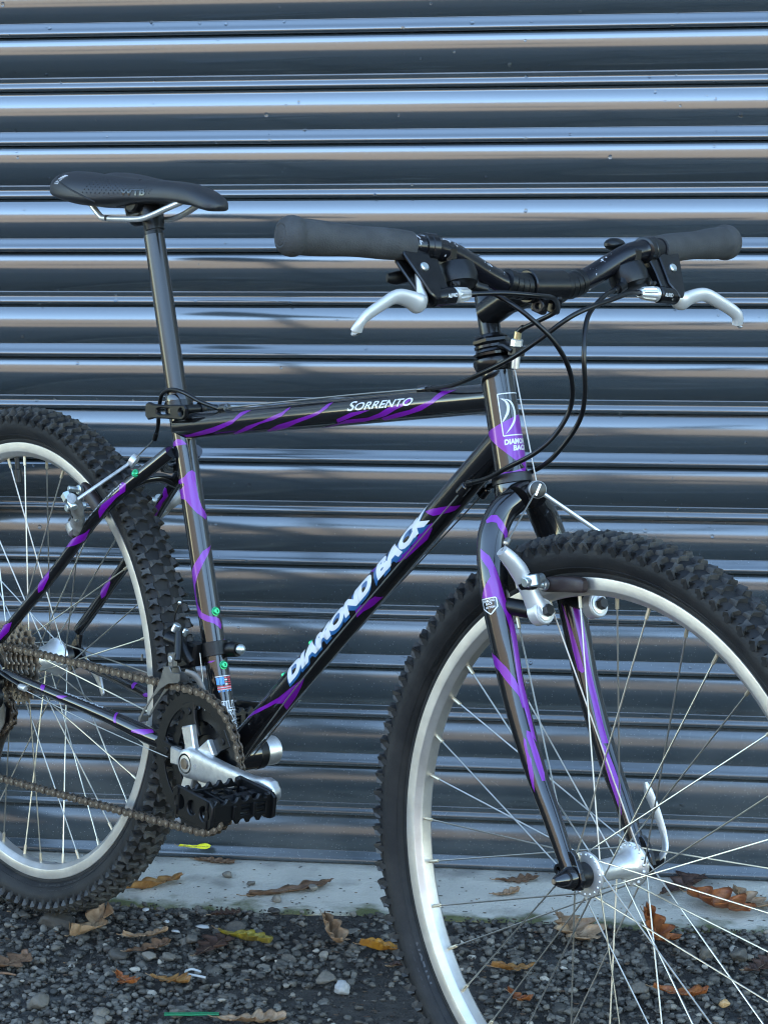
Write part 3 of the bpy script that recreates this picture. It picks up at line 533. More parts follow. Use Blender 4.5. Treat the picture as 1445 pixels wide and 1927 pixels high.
bb = B(); hp = Vector((.8617, 0, .4900)); bb.tube([up0 + had * .0258 + Vector((.012, 0, .003)), hp + Vector((-.012, 0, .004)), hp], .0042, 12, sy=2.0); bb.box(hp, (.0065, 0, 0), (0, .0065, 0), (0, 0, .005), .0012)
hang = part(bb, "cable_hanger", m_dark)
bb = B(); bb.hexn(hp + Vector((-.0005, 0, .003)), hp + Vector((.0002, 0, .012)), .0062, 0); bb.cyl(hp + Vector((0, 0, .012)), hp + Vector((.001, 0, .020)), .0038, 14, 1); bb.cyl(hp + Vector((-.0002, 0, -.018)), hp + Vector((0, 0, -.004)), .0042, 16, 0); part(bb, "barrel_adjuster", [m_silver, m_brass], hang)
bb = B(); qa = h0 + had * .1240; qb = h0 + had * .1800
bb.lathe([(0, .0110), (.060, .0110), (.0625, .0095), (.0628, 0)], qa, had, 32); cl = Vector((.8945, 0, .5572))
bb.tube([h0 + had * .150, Vector((.845, 0, .5400)), cl], [.0150, .0146, .0150], 28)
bb.lathe([(-.0235, .0155), (-.0225, .0168), (.0225, .0168), (.0235, .0155)], cl, (0, 1, 0), 36)
bb.box(cl + Vector((.006, -.009, -.0165)), (.0085, 0, -.002), (0, .0045, 0), (.002, 0, .009), .002); bb.box(cl + Vector((.006, .009, -.0165)), (.0085, 0, -.002), (0, .0045, 0), (.002, 0, .009), .002)
stem = part(bb, "stem", m_satin)
bb = B(); q = cl + Vector((.009, -.0145, -.0185)); bb.lathe([(-.006, .0055), (-.0055, .0066), (0, .0066), (.001, .0058), (.001, .0034), (-.003, .0032), (-.003, 0)], q, (.35, -1, 0), 20); part(bb, "clamp_bolt", m_dark, stem)
BAR = [(.8640, -.3005, .6015), (.8760, -.235, .5985), (.8885, -.158, .5945), (.8892, -.140, .5928), (.8890, -.115, .5865), (.8900, -.078, .5700), (.8915, -.052, .5600), (.8940, -.030, .5572), (.8945, 0, .5572)]
BAR = BAR + [(x, -y, z) for x, y, z in BAR[-2::-1]]
bb = B(); bb.tube(BAR, [.0111] * 6 + [.0114, .0124, .0126, .0124, .0114] + [.0111] * 6, 32, res=5); hbar = part(bb, "handlebar", m_worn)
for s_ in (1, -1):
    bb = B()
    for k in range(4): bb.lathe([(-.0036, .0122), (-.0030, .0134), (.0030, .0136), (.0036, .0122)], Vector((.8943 - .0004 * k, s_ * (.0275 + .0068 * k), .5572 + .0004 * k * k)), (-.03 * s_ * k, 1, .07 * k * s_), 28)
    part(bb, "wrap_tape", m_plast, hbar)
gd = (Vector(BAR[0]) - Vector(BAR[2])).normalized()
for s_ in (1, -1):
    a = Vector((.8868, s_ * .170, .5951)); d = Vector((gd.x, -gd.y * s_, gd.z)); Lg = .134; pr = []
    for k in range(27):
        t = k / 26.; r = lerp(.0136, .0166, t ** .9) + .0006 * math.sin(t * 9)
        pr.append((t * (Lg - .014), r))
    pr = [(-.001, .0112), (-.0008, .0128)] + pr + [(Lg - .013, .0172), (Lg - .011, .0186), (Lg - .007, .0192), (Lg - .002, .0186), (Lg + .003, .0158), (Lg + .0055, .0115), (Lg + .0052, .0098), (Lg + .0060, .0088), (Lg + .0070, .004), (Lg + .0071, 0)]
    bb = B(); bb.lathe(pr, a, d, 40); part(bb, "grip", m_grip)
# brake levers
def lever(sg):
    f = lambda x, y, z: Vector((x, y * sg, z))
    bb = B(); cd = Vector((-.022, .134, .008)).normalized(); cd = Vector((cd.x, cd.y * sg, cd.z)); cc = f(.8890, .1500, .5938)
    bb.lathe([(-.0072, .0128), (-.0066, .0138), (.0000, .0138), (.0006, .0132), (.0012, .0138), (.0066, .0138), (.0072, .0128)], cc, cd, 28)
    # bracket body: a blade from the clamp down to the barrel
    nx = (f(.917, .161, .549) - f(.888, .150, .590)).normalized(); yv = Vector((0, sg, 0)); yv = (yv - nx * yv.dot(nx)).normalized(); zv = nx.cross(yv) * sg
    o = f(.888, .150, .590)
    pl = [(.008, .006), (.006, .030), (.010, .036), (.016, .036), (.034, .025), (.054, .013), (.059, .006), (.058, .001), (.048, -.001), (.040, -.003), (.026, .001)]
    bb.prism(pl, o - zv * .0080, nx, yv, zv, .0036, .0012); bb.prism(pl, o + zv * .0050, nx, yv, zv, .0036, .0012)
    bb.prism([(.002, -.006), (.002, .012), (.020, .010), (.036, .002), (.058, .002), (.058, -.008), (.044, -.014), (.024, -.009)], o - zv * .0050, nx, yv, zv, .0105, .0012)
    b0 = f(.9165, .1665, .5485); b1 = f(.9166, .1400, .5508); bb.cyl(b0, b1, .0088, 24)
    br = part(bb, "brake_lever_bracket", m_satin)
    bb = B(); pv = f(.902, .170, .5728); bb.cyl(pv - zv * .0002, pv + zv * .0094, .0046, 20, 0, .12); part(bb, "pivot_bolt", m_zinc, br)
    bb = B(); bb.tube([f(.9020, .1720, .5700), f(.9080, .1740, .5560), f(.9130, .1752, .5450), f(.9150, .1820, .5435), f(.9155, .193, .5475), f(.917, .211, .5500), f(.920, .230, .5430), f(.923, .251, .5330), f(.9235, .2580, .5265), f(.9215, .2605, .5195), f(.9205, .2600, .5175)],
        [.0045, .0054, .0088, .0102, .0084, .0074, .0068, .0064, .0062, .0068, .0048], 20, res=4, sy=.62, ref=(.35, 0, .94)); part(bb, "lever_blade", m_blade, br)
    bb = B(); c1 = f(.9140, .1195, .5517); d = (c1 - b1).normalized(); rows = []
    for dd, r, amp in ((0, .0062, 0), (.001, .0078, 0), (.004, .0078, 0), (.0045, .0070, .0), (.0055, .0072, .0006), (.020, .0058, .0006), (.022, .0048, 0), (.0245, .0040, 0)):
        a = Vector((0, 0, 1)); e1 = (a - d * a.dot(d)).normalized(); e2 = d.cross(e1); rows.append([b1 + d * dd + (e1 * math.cos(2 * math.pi * k / 40) + e2 * math.sin(2 * math.pi * k / 40)) * (r + amp * (1 if k % 4 < 2 else -1)) for k in range(40)])
    bb.grid(rows, True, 0, True); part(bb, "barrel_adjuster", m_silver, br)
    # return spring
    bb = B(); sp = [b1.lerp(c1, .05 + .5 * t / 40) + Vector((-.003, 0, .0105)) + (Vector((1, 0, 0)) * math.cos(t * 1.2) + Vector((0, 0, 1)) * math.sin(t * 1.2)) * .0024 for t in range(41)]; bb.tube(sp, .0006, 6); part(bb, "return_spring", m_dark, br)
    bb = B(); g = text_geo("ALIVIO", .01, .15); e = (b1 - b0).normalized(); dn = Vector((.55, 0, -.05))
    n_ = Vector((.80, -.50, .10)); n_ = (n_ - e * n_.dot(e)).normalized(); t_ = e.cross(n_)
    dirx = e if e.dot(Vector((.65, .757, 0))) > 0 else -e; upv = n_.cross(dirx) if n_.cross(dirx).z > 0 else -n_.cross(dirx)
    mid = b0.lerp(b1, .70)
    def onb(u, v):
        a = (v - .5) * .42; return mid + dirx * (u - .5) * .0120 + (n_ * math.cos(a) + upv * math.sin(a)) * .0093
    lettering(bb, g, onb, (0, .2)); part(bb, "lettering", m_white, br)
    # gear shifter pod under the bar
    bb = B(); c0 = f(.8960, .118, .5660)
    bb.lathe([(-.0130, .0150), (-.011, .0190), (.000, .0208), (.0085, .0190), (.0125, .0135), (.0135, .0)], c0, (.45, .10 * sg, -.88), 28); bb.box(f(.8915, .1265, .5835), (.009, 0, 0), (0, .0065, 0), (0, 0, .013), .003)
    bb.tube([c0 + Vector((-.01, .012 * sg, .004)), f(.8850, .150, .5700), f(.8760, .176, .5640), f(.8740, .186, .5640)], [.006, .0055, .0065, .004], 14, res=3, sy=.55)
    bb.tube([c0 + Vector((.004, -.012 * sg, .004)), f(.9050, .1010, .5580), f(.9090, .090, .5555)], [.0060, .0056, .0048], 14)
    bb.ball(f(.8660, .1260, .5975), .0085, 14, 0, (1, 1.6, .8)); part(bb, "gear_shifter", m_plast)
lever(-1); lever(1)
# cables
def housing(pts, r=.00245, name="cable_housing", m=None, ferr=(1, 1)):
    bb = B(); bb.tube(pts, r, 12, res=8)
    P = [Vector(p) for p in pts]
    for k, (a, c) in enumerate(((P[0], P[1]), (P[-1], P[-2]))):
        if ferr[k]: d = (c - a).normalized(); bb.cyl(a - d * .002, a + d * .009, r * 1.28, 14, 1)
    return part(bb, name, [m or m_hous, m_hous])
housing([(.914, -.1195, .5515), (.922, -.104, .5530), (.932, -.085, .5540), (.937, -.0496, .5519), (.931, -.022, .5490), (.918, -.002, .5400), (.905, .0063, .5320), (.882, .0026, .5200), (.866, .0007, .5120), (.8625, 0, .5090)])
housing([(.909, -.0900, .5555), (.925, -.0800, .5470), (.945, -.0700, .5345), (.960, -.0472, .5113), (.960, -.0215, .480), (.953, -.0100, .4473), (.942, -.016, .4191), (.926, -.028, .3973), (.8930, -.032, .3786), (.8588, -.026, .3625), (.8250, -.0205, .3521)])
housing([(.914, .1195, .5517), (.927, .0900, .5530), (.934, .0602, .5482), (.935, .0045, .5329), (.910, -.0194, .5048), (.8831, -.028, .485), (.8406, -.030, .4646), (.7914, -.020, .4480), (.7390, -.004, .4380)])
housing([(.909, .0900, .5555), (.919, .062, .5500), (.932, .0267, .5307), (.945, .0108, .4984), (.945, .0161, .4565), (.935, .0201, .4263), (.910, .0162, .3913), (.8818, .018, .372), (.8416, .024, .3566), (.8146, .0195, .3455)])
housing([(.3830, -.0055, .3742), (.3565, -.012, .3788), (.3275, -.018, .3872), (.2982, -.016, .3869), (.2761, -.012, .3767), (.2693, -.010, .3536), (.2662, -.008, .3404), (.2600, -.006, .3290), (.2570, -.0055, .3230)])
housing([(.0776, -.066, -.0130), (.040, -.069, -.006), (.010, -.075, .004), (-.03, -.080, .004), (-.055, -.078, -.02), (-.045, -.074, -.045)])
def wire(pts, r=.0008, res=3): bb = B(); bb.tube(pts, r, 8, res=res); return part(bb, "cable_wire", m_wire)
wire([(.8130, -.0205, .3400), (.60, -.0178, .1260), (.4852, -.0180, -.0030), (.462, -.012, -.030)]); wire([(.8020, .0195, .3330), (.60, .0215, .1420), (.4868, .0195, .0200), (.452, .012, -.024)])
wire([(.7270, -.0040, .4365), (.60, -.0044, .4145), (.3950, -.0050, .3768)], .0010); wire([(.372, -.052, -.036), (.235, -.058, -.0290), (.0820, -.066, -.0150)], .0007)
wire([(.405, -.020, -.028), (.395, -.021, .045), (.384, -.0205, .088)], .0007)

# seat post, clamp, saddle
bb = B(); bb.tube([bbc + std * .40, bbc + std * .6235], .0123, 40); bb.tube([bbc + std * .6235, bbc + std * .640, bbc + std * .655], [.0117, .0112, .0122], 32, 1)
hd = bbc + std * .655; bb.tube([hd + Vector((.012, 0, -.024)), hd + Vector((.004, 0, -.006)), hd + Vector((-.004, 0, .004))], [.010, .0125, .013], 24, 1, sy=1.2)
bb.tube([hd + Vector((-.004, -.001, -.004)), hd + Vector((-.024, -.001, -.010)), hd + Vector((-.034, 0, .000))], [.010, .012, .010], 20, 1, sy=1.1, res=3)
bb.lathe([(-.024, .012), (-.022, .0145), (.022, .0145), (.024, .012)], hd + Vector((-.008, 0, .010)), (0, 1, 0), 28, 1)
for s_ in (1, -1): bb.box(hd + Vector((-.012, s_ * .0225, .010)), (.022, 0, .004), (0, .0055, 0), (-.0006, 0, .0062), .002, 1); bb.box(hd + Vector((-.012, s_ * .0225, .0185)), (.019, 0, .004), (0, .0065, 0), (-.0006, 0, .0035), .0018, 1)
bb.box(hd + Vector((-.008, 0, .026)), (.018, 0, .004), (0, .024, 0), (-.001, 0, .006), .003, 1); bb.tube([hd + Vector((-.026, 0, .018)), hd + Vector((-.030, 0, -.018))], .0032, 12, 2)
post = part(bb, "seat_post", [mat("anodised_post", (.05, .047, .045), rough=.2, metal=.8), m_plast, m_zinc])
bb = B(); cc = bbc + std * .415; bb.lathe([(-.0075, .0158), (-.0070, .0170), (.0070, .0170), (.0075, .0158)], cc, std, 40)
o = cc + Vector((.0270, -.0195, -.001)); ld = Vector((-1, -.04, -.10)).normalized(); lu = Vector((-.1, 0, 1)).normalized()
ol = [(-.018, -.006), (-.020, .004), (-.016, .0085), (.030, .0078), (.044, .0085), (.052, .0105), (.058, .008), (.059, -.006), (.054, -.0105), (.044, -.0085), (.020, -.0085), (-.012, -.0095)]
bb.prism(ol, o, ld, lu, (0, -1, 0), .0055, .0015, 1, holes=[[(.012, -.003), (.012, .0035), (.030, .0040), (.036, .0020), (.036, -.0015), (.030, -.0035)], [(-.010 + .0042 * math.cos(a), .0042 * math.sin(a)) for a in [k * math.pi / 5 for k in range(10)]]])
bb.cyl(cc + Vector((.0165, .018, 0)), cc + Vector((.0165, -.020, 0)), .0055, 16, 1); bb.cyl(cc + Vector((.0165, .0165, 0)), cc + Vector((.0165, .024, 0)), .0085, 20, 1)
part(bb, "seat_clamp", [m_satin, m_plast], label="black quick release seat clamp with open lever")
SAD = [(.0815, .030, .622, .606), (.0850, .048, .6275, .6015), (.096, .060, .6320, .5975), (.115, .0655, .6340, .5945), (.140, .0660, .6340, .5920), (.170, .0600, .6325, .5915), (.195, .0490, .6310, .5945), (.220, .0370, .6298, .5985), (.250, .0280, .6292, .6015), (.288, .0230, .6288, .6035), (.320, .0205, .6255, .6030), (.338, .0195, .6210, .6000), (.350, .0175, .6170, .5985), (.3575, .0140, .6130, .5990), (.3615, .0085, .6090, .6015), (.3630, .0030, .6065, .6040)]
SP = [Vector((x, w, 0)) for x, w, _, _ in SAD]; bb = B(); rows = []
dens = []
for i in range(len(SAD) - 1):
    for k in range(4):
        t = k / 4.; dens.append(tuple(smooth_path([SAD[j][:3] for j in range(len(SAD))], [q[3] for q in SAD], 4)[0][i * 4 + k]) + (lerp(SAD[i][3], SAD[i + 1][3], t),))
dens.append(SAD[-1])
def sad_pt(x, w, zt, zb, a):
    """a: -pi..pi round the section, 0 = near side (-Y), pi/2 = top"""
    c, s_ = math.cos(a), math.sin(a); e = .62; yy = -w * math.copysign(abs(c) ** e, c)
    zm = lerp(zb, zt, .30); wing = .5 * (1 - abs(s_)) * 0
    dip = .006 * max(0, 1 - abs(yy) / (w * .45 + 1e-6)) * min(1, max(0, (.26 - x) / .10)) if s_ > 0 else 0
    z = zm + (abs(s_) ** .78) * ((zt - zm) if s_ > 0 else (zb - zm)) - dip
    return Vector((x, yy, z))
for q in dens: rows.append([sad_pt(*q, 2 * math.pi * k / 56) for k in range(56)])
bb.grid(rows, True, 0, True); saddle = part(bb, "saddle", m_sadl)
def sad_q(x):
    for q0, q1 in zip(dens[:-1], dens[1:]):
        if q0[0] <= x <= q1[0]: t = (x - q0[0]) / (q1[0] - q0[0]); return [lerp(m_, n_, t) for m_, n_ in zip(q0, q1)]
    return list(dens[-1] if x > .2 else dens[0])
def sad_surf(x, a, off):
    p = sad_pt(*sad_q(x), a); du = sad_pt(*sad_q(x + .002), a) - sad_pt(*sad_q(x - .002), a); dv = sad_pt(*sad_q(x), a + .03) - sad_pt(*sad_q(x), a - .03); n = du.cross(dv)
    if n.length < 1e-12: return p
    n.normalize(); n = n if n.dot(p - Vector((x, 0, .612))) > 0 else -n
    return p + n * off
bb = B(); g = text_geo("WTB", .035); lettering(bb, g, lambda u, v: sad_surf(.2140 + u * .036, .02 + v * .30, .0005), (.05, .1)); part(bb, "lettering", mat("glossy_black", (.004, .004, .004), rough=.12), saddle)
bb = B()
for i in range(3):
    for j in range(7): bb.ball(sad_surf(.1130 + i * .0032 + j * .0010, .30 + j * .075, .0002), .0008, 6, 0)
part(bb, "dot_print", m_white, saddle)
bb = B()
for i in range(17):
    for j in range(8):
        if j > 7 - i * .28: continue
        bb.ball(sad_surf(.168 + i * .0055 + j * .0018, .12 + j * .12, .0001), .0009 * (1 - j * .07), 6, 0, (1, 1, 1))
part(bb, "dimple_pattern", mat("dimple", (.012, .012, .013), rough=.6), saddle)
bb = B(); bb.tube([sad_surf(x, a, .0003) for x, a in ((.100, .95), (.112, .55), (.128, .34), (.146, .18), (.164, .05), (.176, -.10), (.183, -.40))], .0009, 8, res=5); part(bb, "seam", mat("seam_thread", (.008, .008, .009), rough=.6), saddle)
for s_ in (1, -1):
    bb = B(); bb.tube([(.128, s_ * .026, .6010), (.1367, s_ * .0245, .5920), (.1500, s_ * .0225, .5815), (.160, s_ * .0220, .5790), (.200, s_ * .0220, .5805), (.232, s_ * .0218, .5825), (.2550, s_ * .0210, .5880), (.285, s_ * .018, .5990), (.3131, s_ * .012, .6100)], .0036, 16, res=5)
    bb.cyl((.163, s_ * .0220, .57905), (.169, s_ * .0220, .57935), .0037, 16, 1); part(bb, "rail", [m_silver, m_dark], saddle)
# ------------------------------------------------------------ wheels
m_side = mat("lettering_rubber", (.006, .006, .006), rough=.3)
def polar(a, r, y): return Vector((r * math.cos(a), y, r * math.sin(a)))
def knob(b, a, y, r, tilt, la, ly, h, shape, jit, mi=0, lean=1.):
    """one tread block: angle on the wheel, lateral place, skin radius, lean of its normal; tapered outline with its own notch"""
    er = Vector((math.cos(a), 0, math.sin(a))); et = Vector((-math.sin(a), 0, math.cos(a))); ey = Vector((0, 1, 0))
    n = (er * math.cos(tilt) + ey * math.sin(tilt)).normalized(); w = (ey * math.cos(tilt) - er * math.sin(tilt)).normalized(); o = er * r + ey * y - n * .0015
    base = [o + et * (u * la * 1.12) + w * (v * ly * 1.10) for u, v in shape]; top = [o + n * (h * (1.08 - .42 * (u + .5) * lean) + .0015 + jit.uniform(-.0006, .0006)) + et * (u * la + jit.uniform(-.0006, .0006)) + w * (v * ly + jit.uniform(-.0005, .0005)) for u, v in shape]
    mid = [p.lerp(q, .86) + (p - q) * 0 for p, q in zip(base, top)]; cen = sum(top, Vector()) / len(top); top2 = [q.lerp(cen, .10) for q in top]; mid = [q + (p - q) * .16 for p, q in zip(base, top)]
    b.grid([base, mid, top2], True, mi); k = len(b.v); b.add(top2 + [cen - n * .0006], [(i, (i + 1) % len(top2), len(top2)) for i in range(len(top2))], mi)
CHEV = [(-.5, -.5), (.05, -.46), (.5, -.42), (.34, -.12), (.46, .08), (.5, .5), (.0, .44), (-.5, .46), (-.12, .05)]
SHO = [(-.5, -.5), (.1, -.42), (.5, -.5), (.36, .05), (.5, .5), (.05, .30), (-.5, .5), (-.20, 0)]
def make_wheel(name, R0, ax, phase, flanges, hubr, label, lettered, seed):
    jit = random.Random(seed)
    b = B()                                                        # the rim: brake track, inner wall, spoke bed, seam
    prof = [(-.0098, R0 - .001), (-.0108, R0), (-.0120, R0 - .0004), (-.0122, R0 - .0016), (-.0118, R0 - .0060), (-.0122, R0 - .0110), (-.0118, R0 - .0122), (-.0108, R0 - .0130), (-.0085, R0 - .0168), (-.0060, R0 - .0185), (0, R0 - .0190), ]
    prof = prof + [(-y, r) for y, r in prof[-2::-1]]
    rows = [[polar(2 * math.pi * k / 180, r, y) for k in range(180)] for y, r in prof]; b.grid(rows, True)
    wh = b.obj(name, m_rim, bike, Vector(ax) - BX, sharp=28); wh["label"] = label
    # tyre with its tread
    b = B(); Ro = R0 + .0400
    prof = [(.0098, R0 - .0035), (.0112, R0 + .0005), (.0120, R0 + .0035), (.0118, R0 + .0046), (.0136, R0 + .0052), (.0185, R0 + .0105), (.0225, R0 + .0170), (.0240, R0 + .0225), (.0232, R0 + .0285), (.0200, R0 + .0340), (.0150, R0 + .0375), (.0080, R0 + .0395), (0, R0 + .0400)]
    prof = [(-y, r) for y, r in prof] + prof[-2::-1]
    b.grid([[polar(2 * math.pi * k / 180, r, y) for k in range(180)] for y, r in prof], True)
    NK = 104
    for k in range(NK):
        a = 2 * math.pi * k / NK; da = math.pi / NK
        for s_ in (1, -1):
            aa = a + (da if s_ > 0 else 0)
            knob(b, aa, s_ * .0205, R0 + .0325, s_ * R(38), .0100, .0126, .0070, SHO if s_ > 0 else [(u, -v) for u, v in SHO][::-1], jit, 1)
            # buttress running down the sidewall
            er = Vector((math.cos(aa), 0, math.sin(aa))); et = Vector((-math.sin(aa), 0, math.cos(aa)))
            p = [er * (R0 + .0345) + Vector((0, s_ * .0262, 0)) - et * .0056, er * (R0 + .0345) + Vector((0, s_ * .0262, 0)) + et * .0056, er * (R0 + .0160) + Vector((0, s_ * .0222, 0)) + et * .0010, er * (R0 + .0330) + Vector((0, s_ * .0190, 0)) - et * .0066, er * (R0 + .0330) + Vector((0, s_ * .0190, 0)) + et * .0066]
            b.add(p, [(0, 1, 2), (0, 2, 3), (1, 4, 2)], 0)
            knob(b, aa + da * .9, s_ * .0078, R0 + .0384, s_ * R(9), .0084, .0152, .0060, CHEV if s_ > 0 else [(u, -v) for u, v in CHEV][::-1], jit, 1)
            if jit.random() < .55:                                 # moulding hairs
                n = (er * .8 + Vector((0, s_ * .55, 0)) + et * jit.uniform(-.5, .5)).normalized(); q = er * (R0 + .0405) + Vector((0, s_ * .0235, 0)) + et * jit.uniform(-.004, .004); L_ = jit.uniform(.004, .008)
                b.add([q + et * .0003, q - et * .0003, q + n * L_ + er * .001], [(0, 1, 2)], 1)
    for s_ in (1, -1):                                             # moulded line above the bead
        b.grid([[polar(2 * math.pi * k / 160, R0 + r, s_ * y) for k in range(160)] for r, y in ((.0088, .0172), (.0092, .0182), (.0098, .0186), (.0102, .0182))], True)
    ty = b.obj("tyre", [m_rubber, m_mud], wh, sharp=30)
    def side(a0, span, rr, h, sg):
        return lambda u, v: (lambda a, r: polar(a, r, -(lerp(.0130, .0228, (r - R0 - .005) / .013)) - .0010))(a0 - u * span, rr + v * h)
    for w_, a0, sp in lettered: b = B(); lettering(b, text_geo(w_, .03), side(R(a0), R(sp), R0 + .0062, .0075, -1), (.02, .3)); b.obj("sidewall_lettering", m_side, wh)
    # hub
    b = B(); prof, nose = hubr; b.lathe(prof, (0, 0, 0), (0, 1, 0), 48)
    for fy, fr in flanges:
        for k in range(18): a = phase + R(20 * k + 10); b.ball(polar(a, fr, fy - .0022 if fy < 0 else fy - .0022), .0018, 8)
    hub = b.obj("hub", m_silver, wh)
    for pr, mm, nm in nose: b = B(); b.lathe(pr, (0, 0, 0), (0, 1, 0), 32); b.obj(nm, mm, wh)
    # spokes: four kinds, each laced from flange to rim, nipple included
    kinds = []
    for q in range(4):
        fi = 0 if q % 2 == 0 else 1; sg = 1 if q < 2 else -1; fy, fr = flanges[fi]
        yo = (-.0018 if fy < 0 else .0018) * (1 if q < 2 else -1); p0 = polar(sg * R(60), fr, fy + yo); p1 = Vector((R0 - .0185, .002 * (-1 if fi == 0 else 1), 0))
        b = B(); d = (p1 - p0).normalized(); bent = p0 + d * .006
        b.tube([p0 - Vector((0, yo * 1.6, 0)), p0 + d * .0004, bent, p1], [.00088] * 4, 7); b.cyl(p1 - d * .0125, p1 + d * .002, .0019, 8, 1); kinds.append(b.mesh("spoke", [m_steel, m_nip]))
    for i in range(36):
        o = bpy.data.objects.new("spoke", kinds[(0, 1, 2, 3)[i % 4]]); col.objects.link(o); o.parent = wh; o.rotation_euler = (0, -(phase + R(10 * i)), 0)
    return wh
fw_hub = ([(-.0340, .0130), (-.0335, .0205), (-.0328, .0222), (-.0300, .0222), (-.0292, .0205), (-.0270, .0165), (-.0225, .0128), (-.0150, .0110), (.0150, .0110), (.0225, .0128), (.0270, .0165), (.0292, .0205), (.0300, .0222), (.0328, .0222), (.0335, .0205), (.0340, .0130)],
    [([(-.0470, .0095), (-.0465, .0125), (-.0350, .0128), (-.0338, .0120)], m_plast, "lock_nut"), ([(.0338, .0120), (.0350, .0128), (.0465, .0125), (.0470, .0095)], m_plast, "lock_nut"),
     ([(-.0760, .0), (-.0760, .0032), (-.0735, .0048), (-.0640, .0088), (-.0560, .0112), (-.0535, .0112), (-.0530, .0095)], m_paint, "skewer_nut"), ([(-.0768, .0), (-.0768, .0026), (-.0755, .0027)], m_cog, "skewer_end"), ([(.0535, .0095), (.0540, .0110), (.0600, .0110), (.0610, .0085), (.0700, .0080), (.0705, 0)], m_satin, "skewer_cam")])
front = make_wheel("wheel", .2872, (1.0362, 0, 0), R(3.5), [(-.0305, .0195), (.0305, .0195)], fw_hub, "front wheel with silver rim and knobbly black tyre", [("KENDA", 151, 20), ("NYLON", 219, 9), ("KENDA", 40, 20)], 3)
b = B(); b.tube([(.004, .062, .000), (.0105, .0660, .0100), (.0065, .0690, .0240), (-.006, .0690, .0460), (-.018, .0680, .0640), (-.0225, .0675, .0725)], [.0040, .0046, .0042, .0056, .0064, .0030], 18, res=4, sy=.34, ref=(1, 0, .4)); b.cyl((0, .060, 0), (0, .075, 0), .0062, 18); b.obj("quick_release_lever", m_silver, front)
rw_hub = ([(-.0230, .0160), (-.0225, .0250), (-.0195, .0250), (-.0188, .0230), (-.0160, .0180), (-.0080, .0150), (.0160, .0160), (.0240, .0195), (.0305, .0225), (.0330, .0255), (.0360, .0255), (.0365, .0160)],
    [([(.0362, .0120), (.0370, .0128), (.0540, .0125), (.0560, .0095)], m_dark, "lock_nut"), ([(.0650, .0085), (.0655, .0100), (.0735, .0095), (.074, 0)], m_dark, "skewer_cam"), ([(-.0740, 0), (-.0735, .0060), (-.0655, .0090), (-.0650, .0080)], m_dark, "skewer_nut")])
rear = make_wheel("wheel", .2830, (0, 0, 0), R(-2.6), [(-.0210, .0222), (.0345, .0222)], rw_hub, "rear wheel with silver rim behind chain and cassette", [("KENDA", 300, 20)], 9)
b = B(); b.tube([(.002, .070, -.002), (.018, .0765, -.014), (.036, .0770, -.026), (.050, .0750, -.044)], [.0048, .0055, .0070, .0045], 18, res=4, sy=.42, ref=(0, 0, 1)); b.obj("quick_release_lever", m_silver, rear)
b = B(); d = polar(R(102.2), 1, 0); b.cyl(d * .265, d * .242, .0032, 12); b.cyl(d * .248, d * .230, .0045, 14); b.obj("valve_cap", m_plast, rear)
# cassette: seven cogs with real teeth
b = B()
for i, (T, y) in enumerate(((28, -.0265), (24, -.0310), (21, -.0355), (18, -.0400), (16, -.0445), (14, -.0490), (12, -.0535))):
    r = T * .0121 / (2 * math.pi); pts = []
    for k in range(T):
        for f, dr in ((.0, -.0022), (.22, -.0016), (.40, .0026), (.58, .0026), (.78, -.0016)): a = 2 * math.pi * (k + f) / T; pts.append(((r + dr) * math.cos(a), (r + dr) * math.sin(a)))
    hol = [[(lerp(r * .62, r * .62 + r * .2 * math.cos(t), 1) * math.cos(a) - r * .14 * math.sin(t) * math.sin(a), (r * .62 + r * .2 * math.cos(t)) * math.sin(a) + r * .14 * math.sin(t) * math.cos(a)) for t in [j * math.pi / 4 for j in range(8)]] for a in [m_ * 2 * math.pi / 6 for m_ in range(6)]] if T > 20 else []
    b.prism(pts, (0, y, 0), (1, 0, 0), (0, 0, 1), (0, 1, 0), .0019, .0003, 0, holes=hol)
b.lathe([(-.056, .012), (-.055, .0165), (-.022, .0175), (-.021, .014)], (0, 0, 0), (0, 1, 0), 32); b.obj("cassette", m_cog, rear)
if 0: b = B(); b.lathe([(-.0236, .030), (-.0234, .0635), (-.0228, .0650), (-.0222, .0635), (-.0220, .030)], (0, 0, 0), (0, 1, 0), 64, 0, False); b.obj("spoke_guard", mat("clear_plastic", (.75, .78, .8), rough=.25, spec=.5), rear).data.materials[0].node_tree.nodes["Principled BSDF"].inputs["Alpha"].default_value = .35

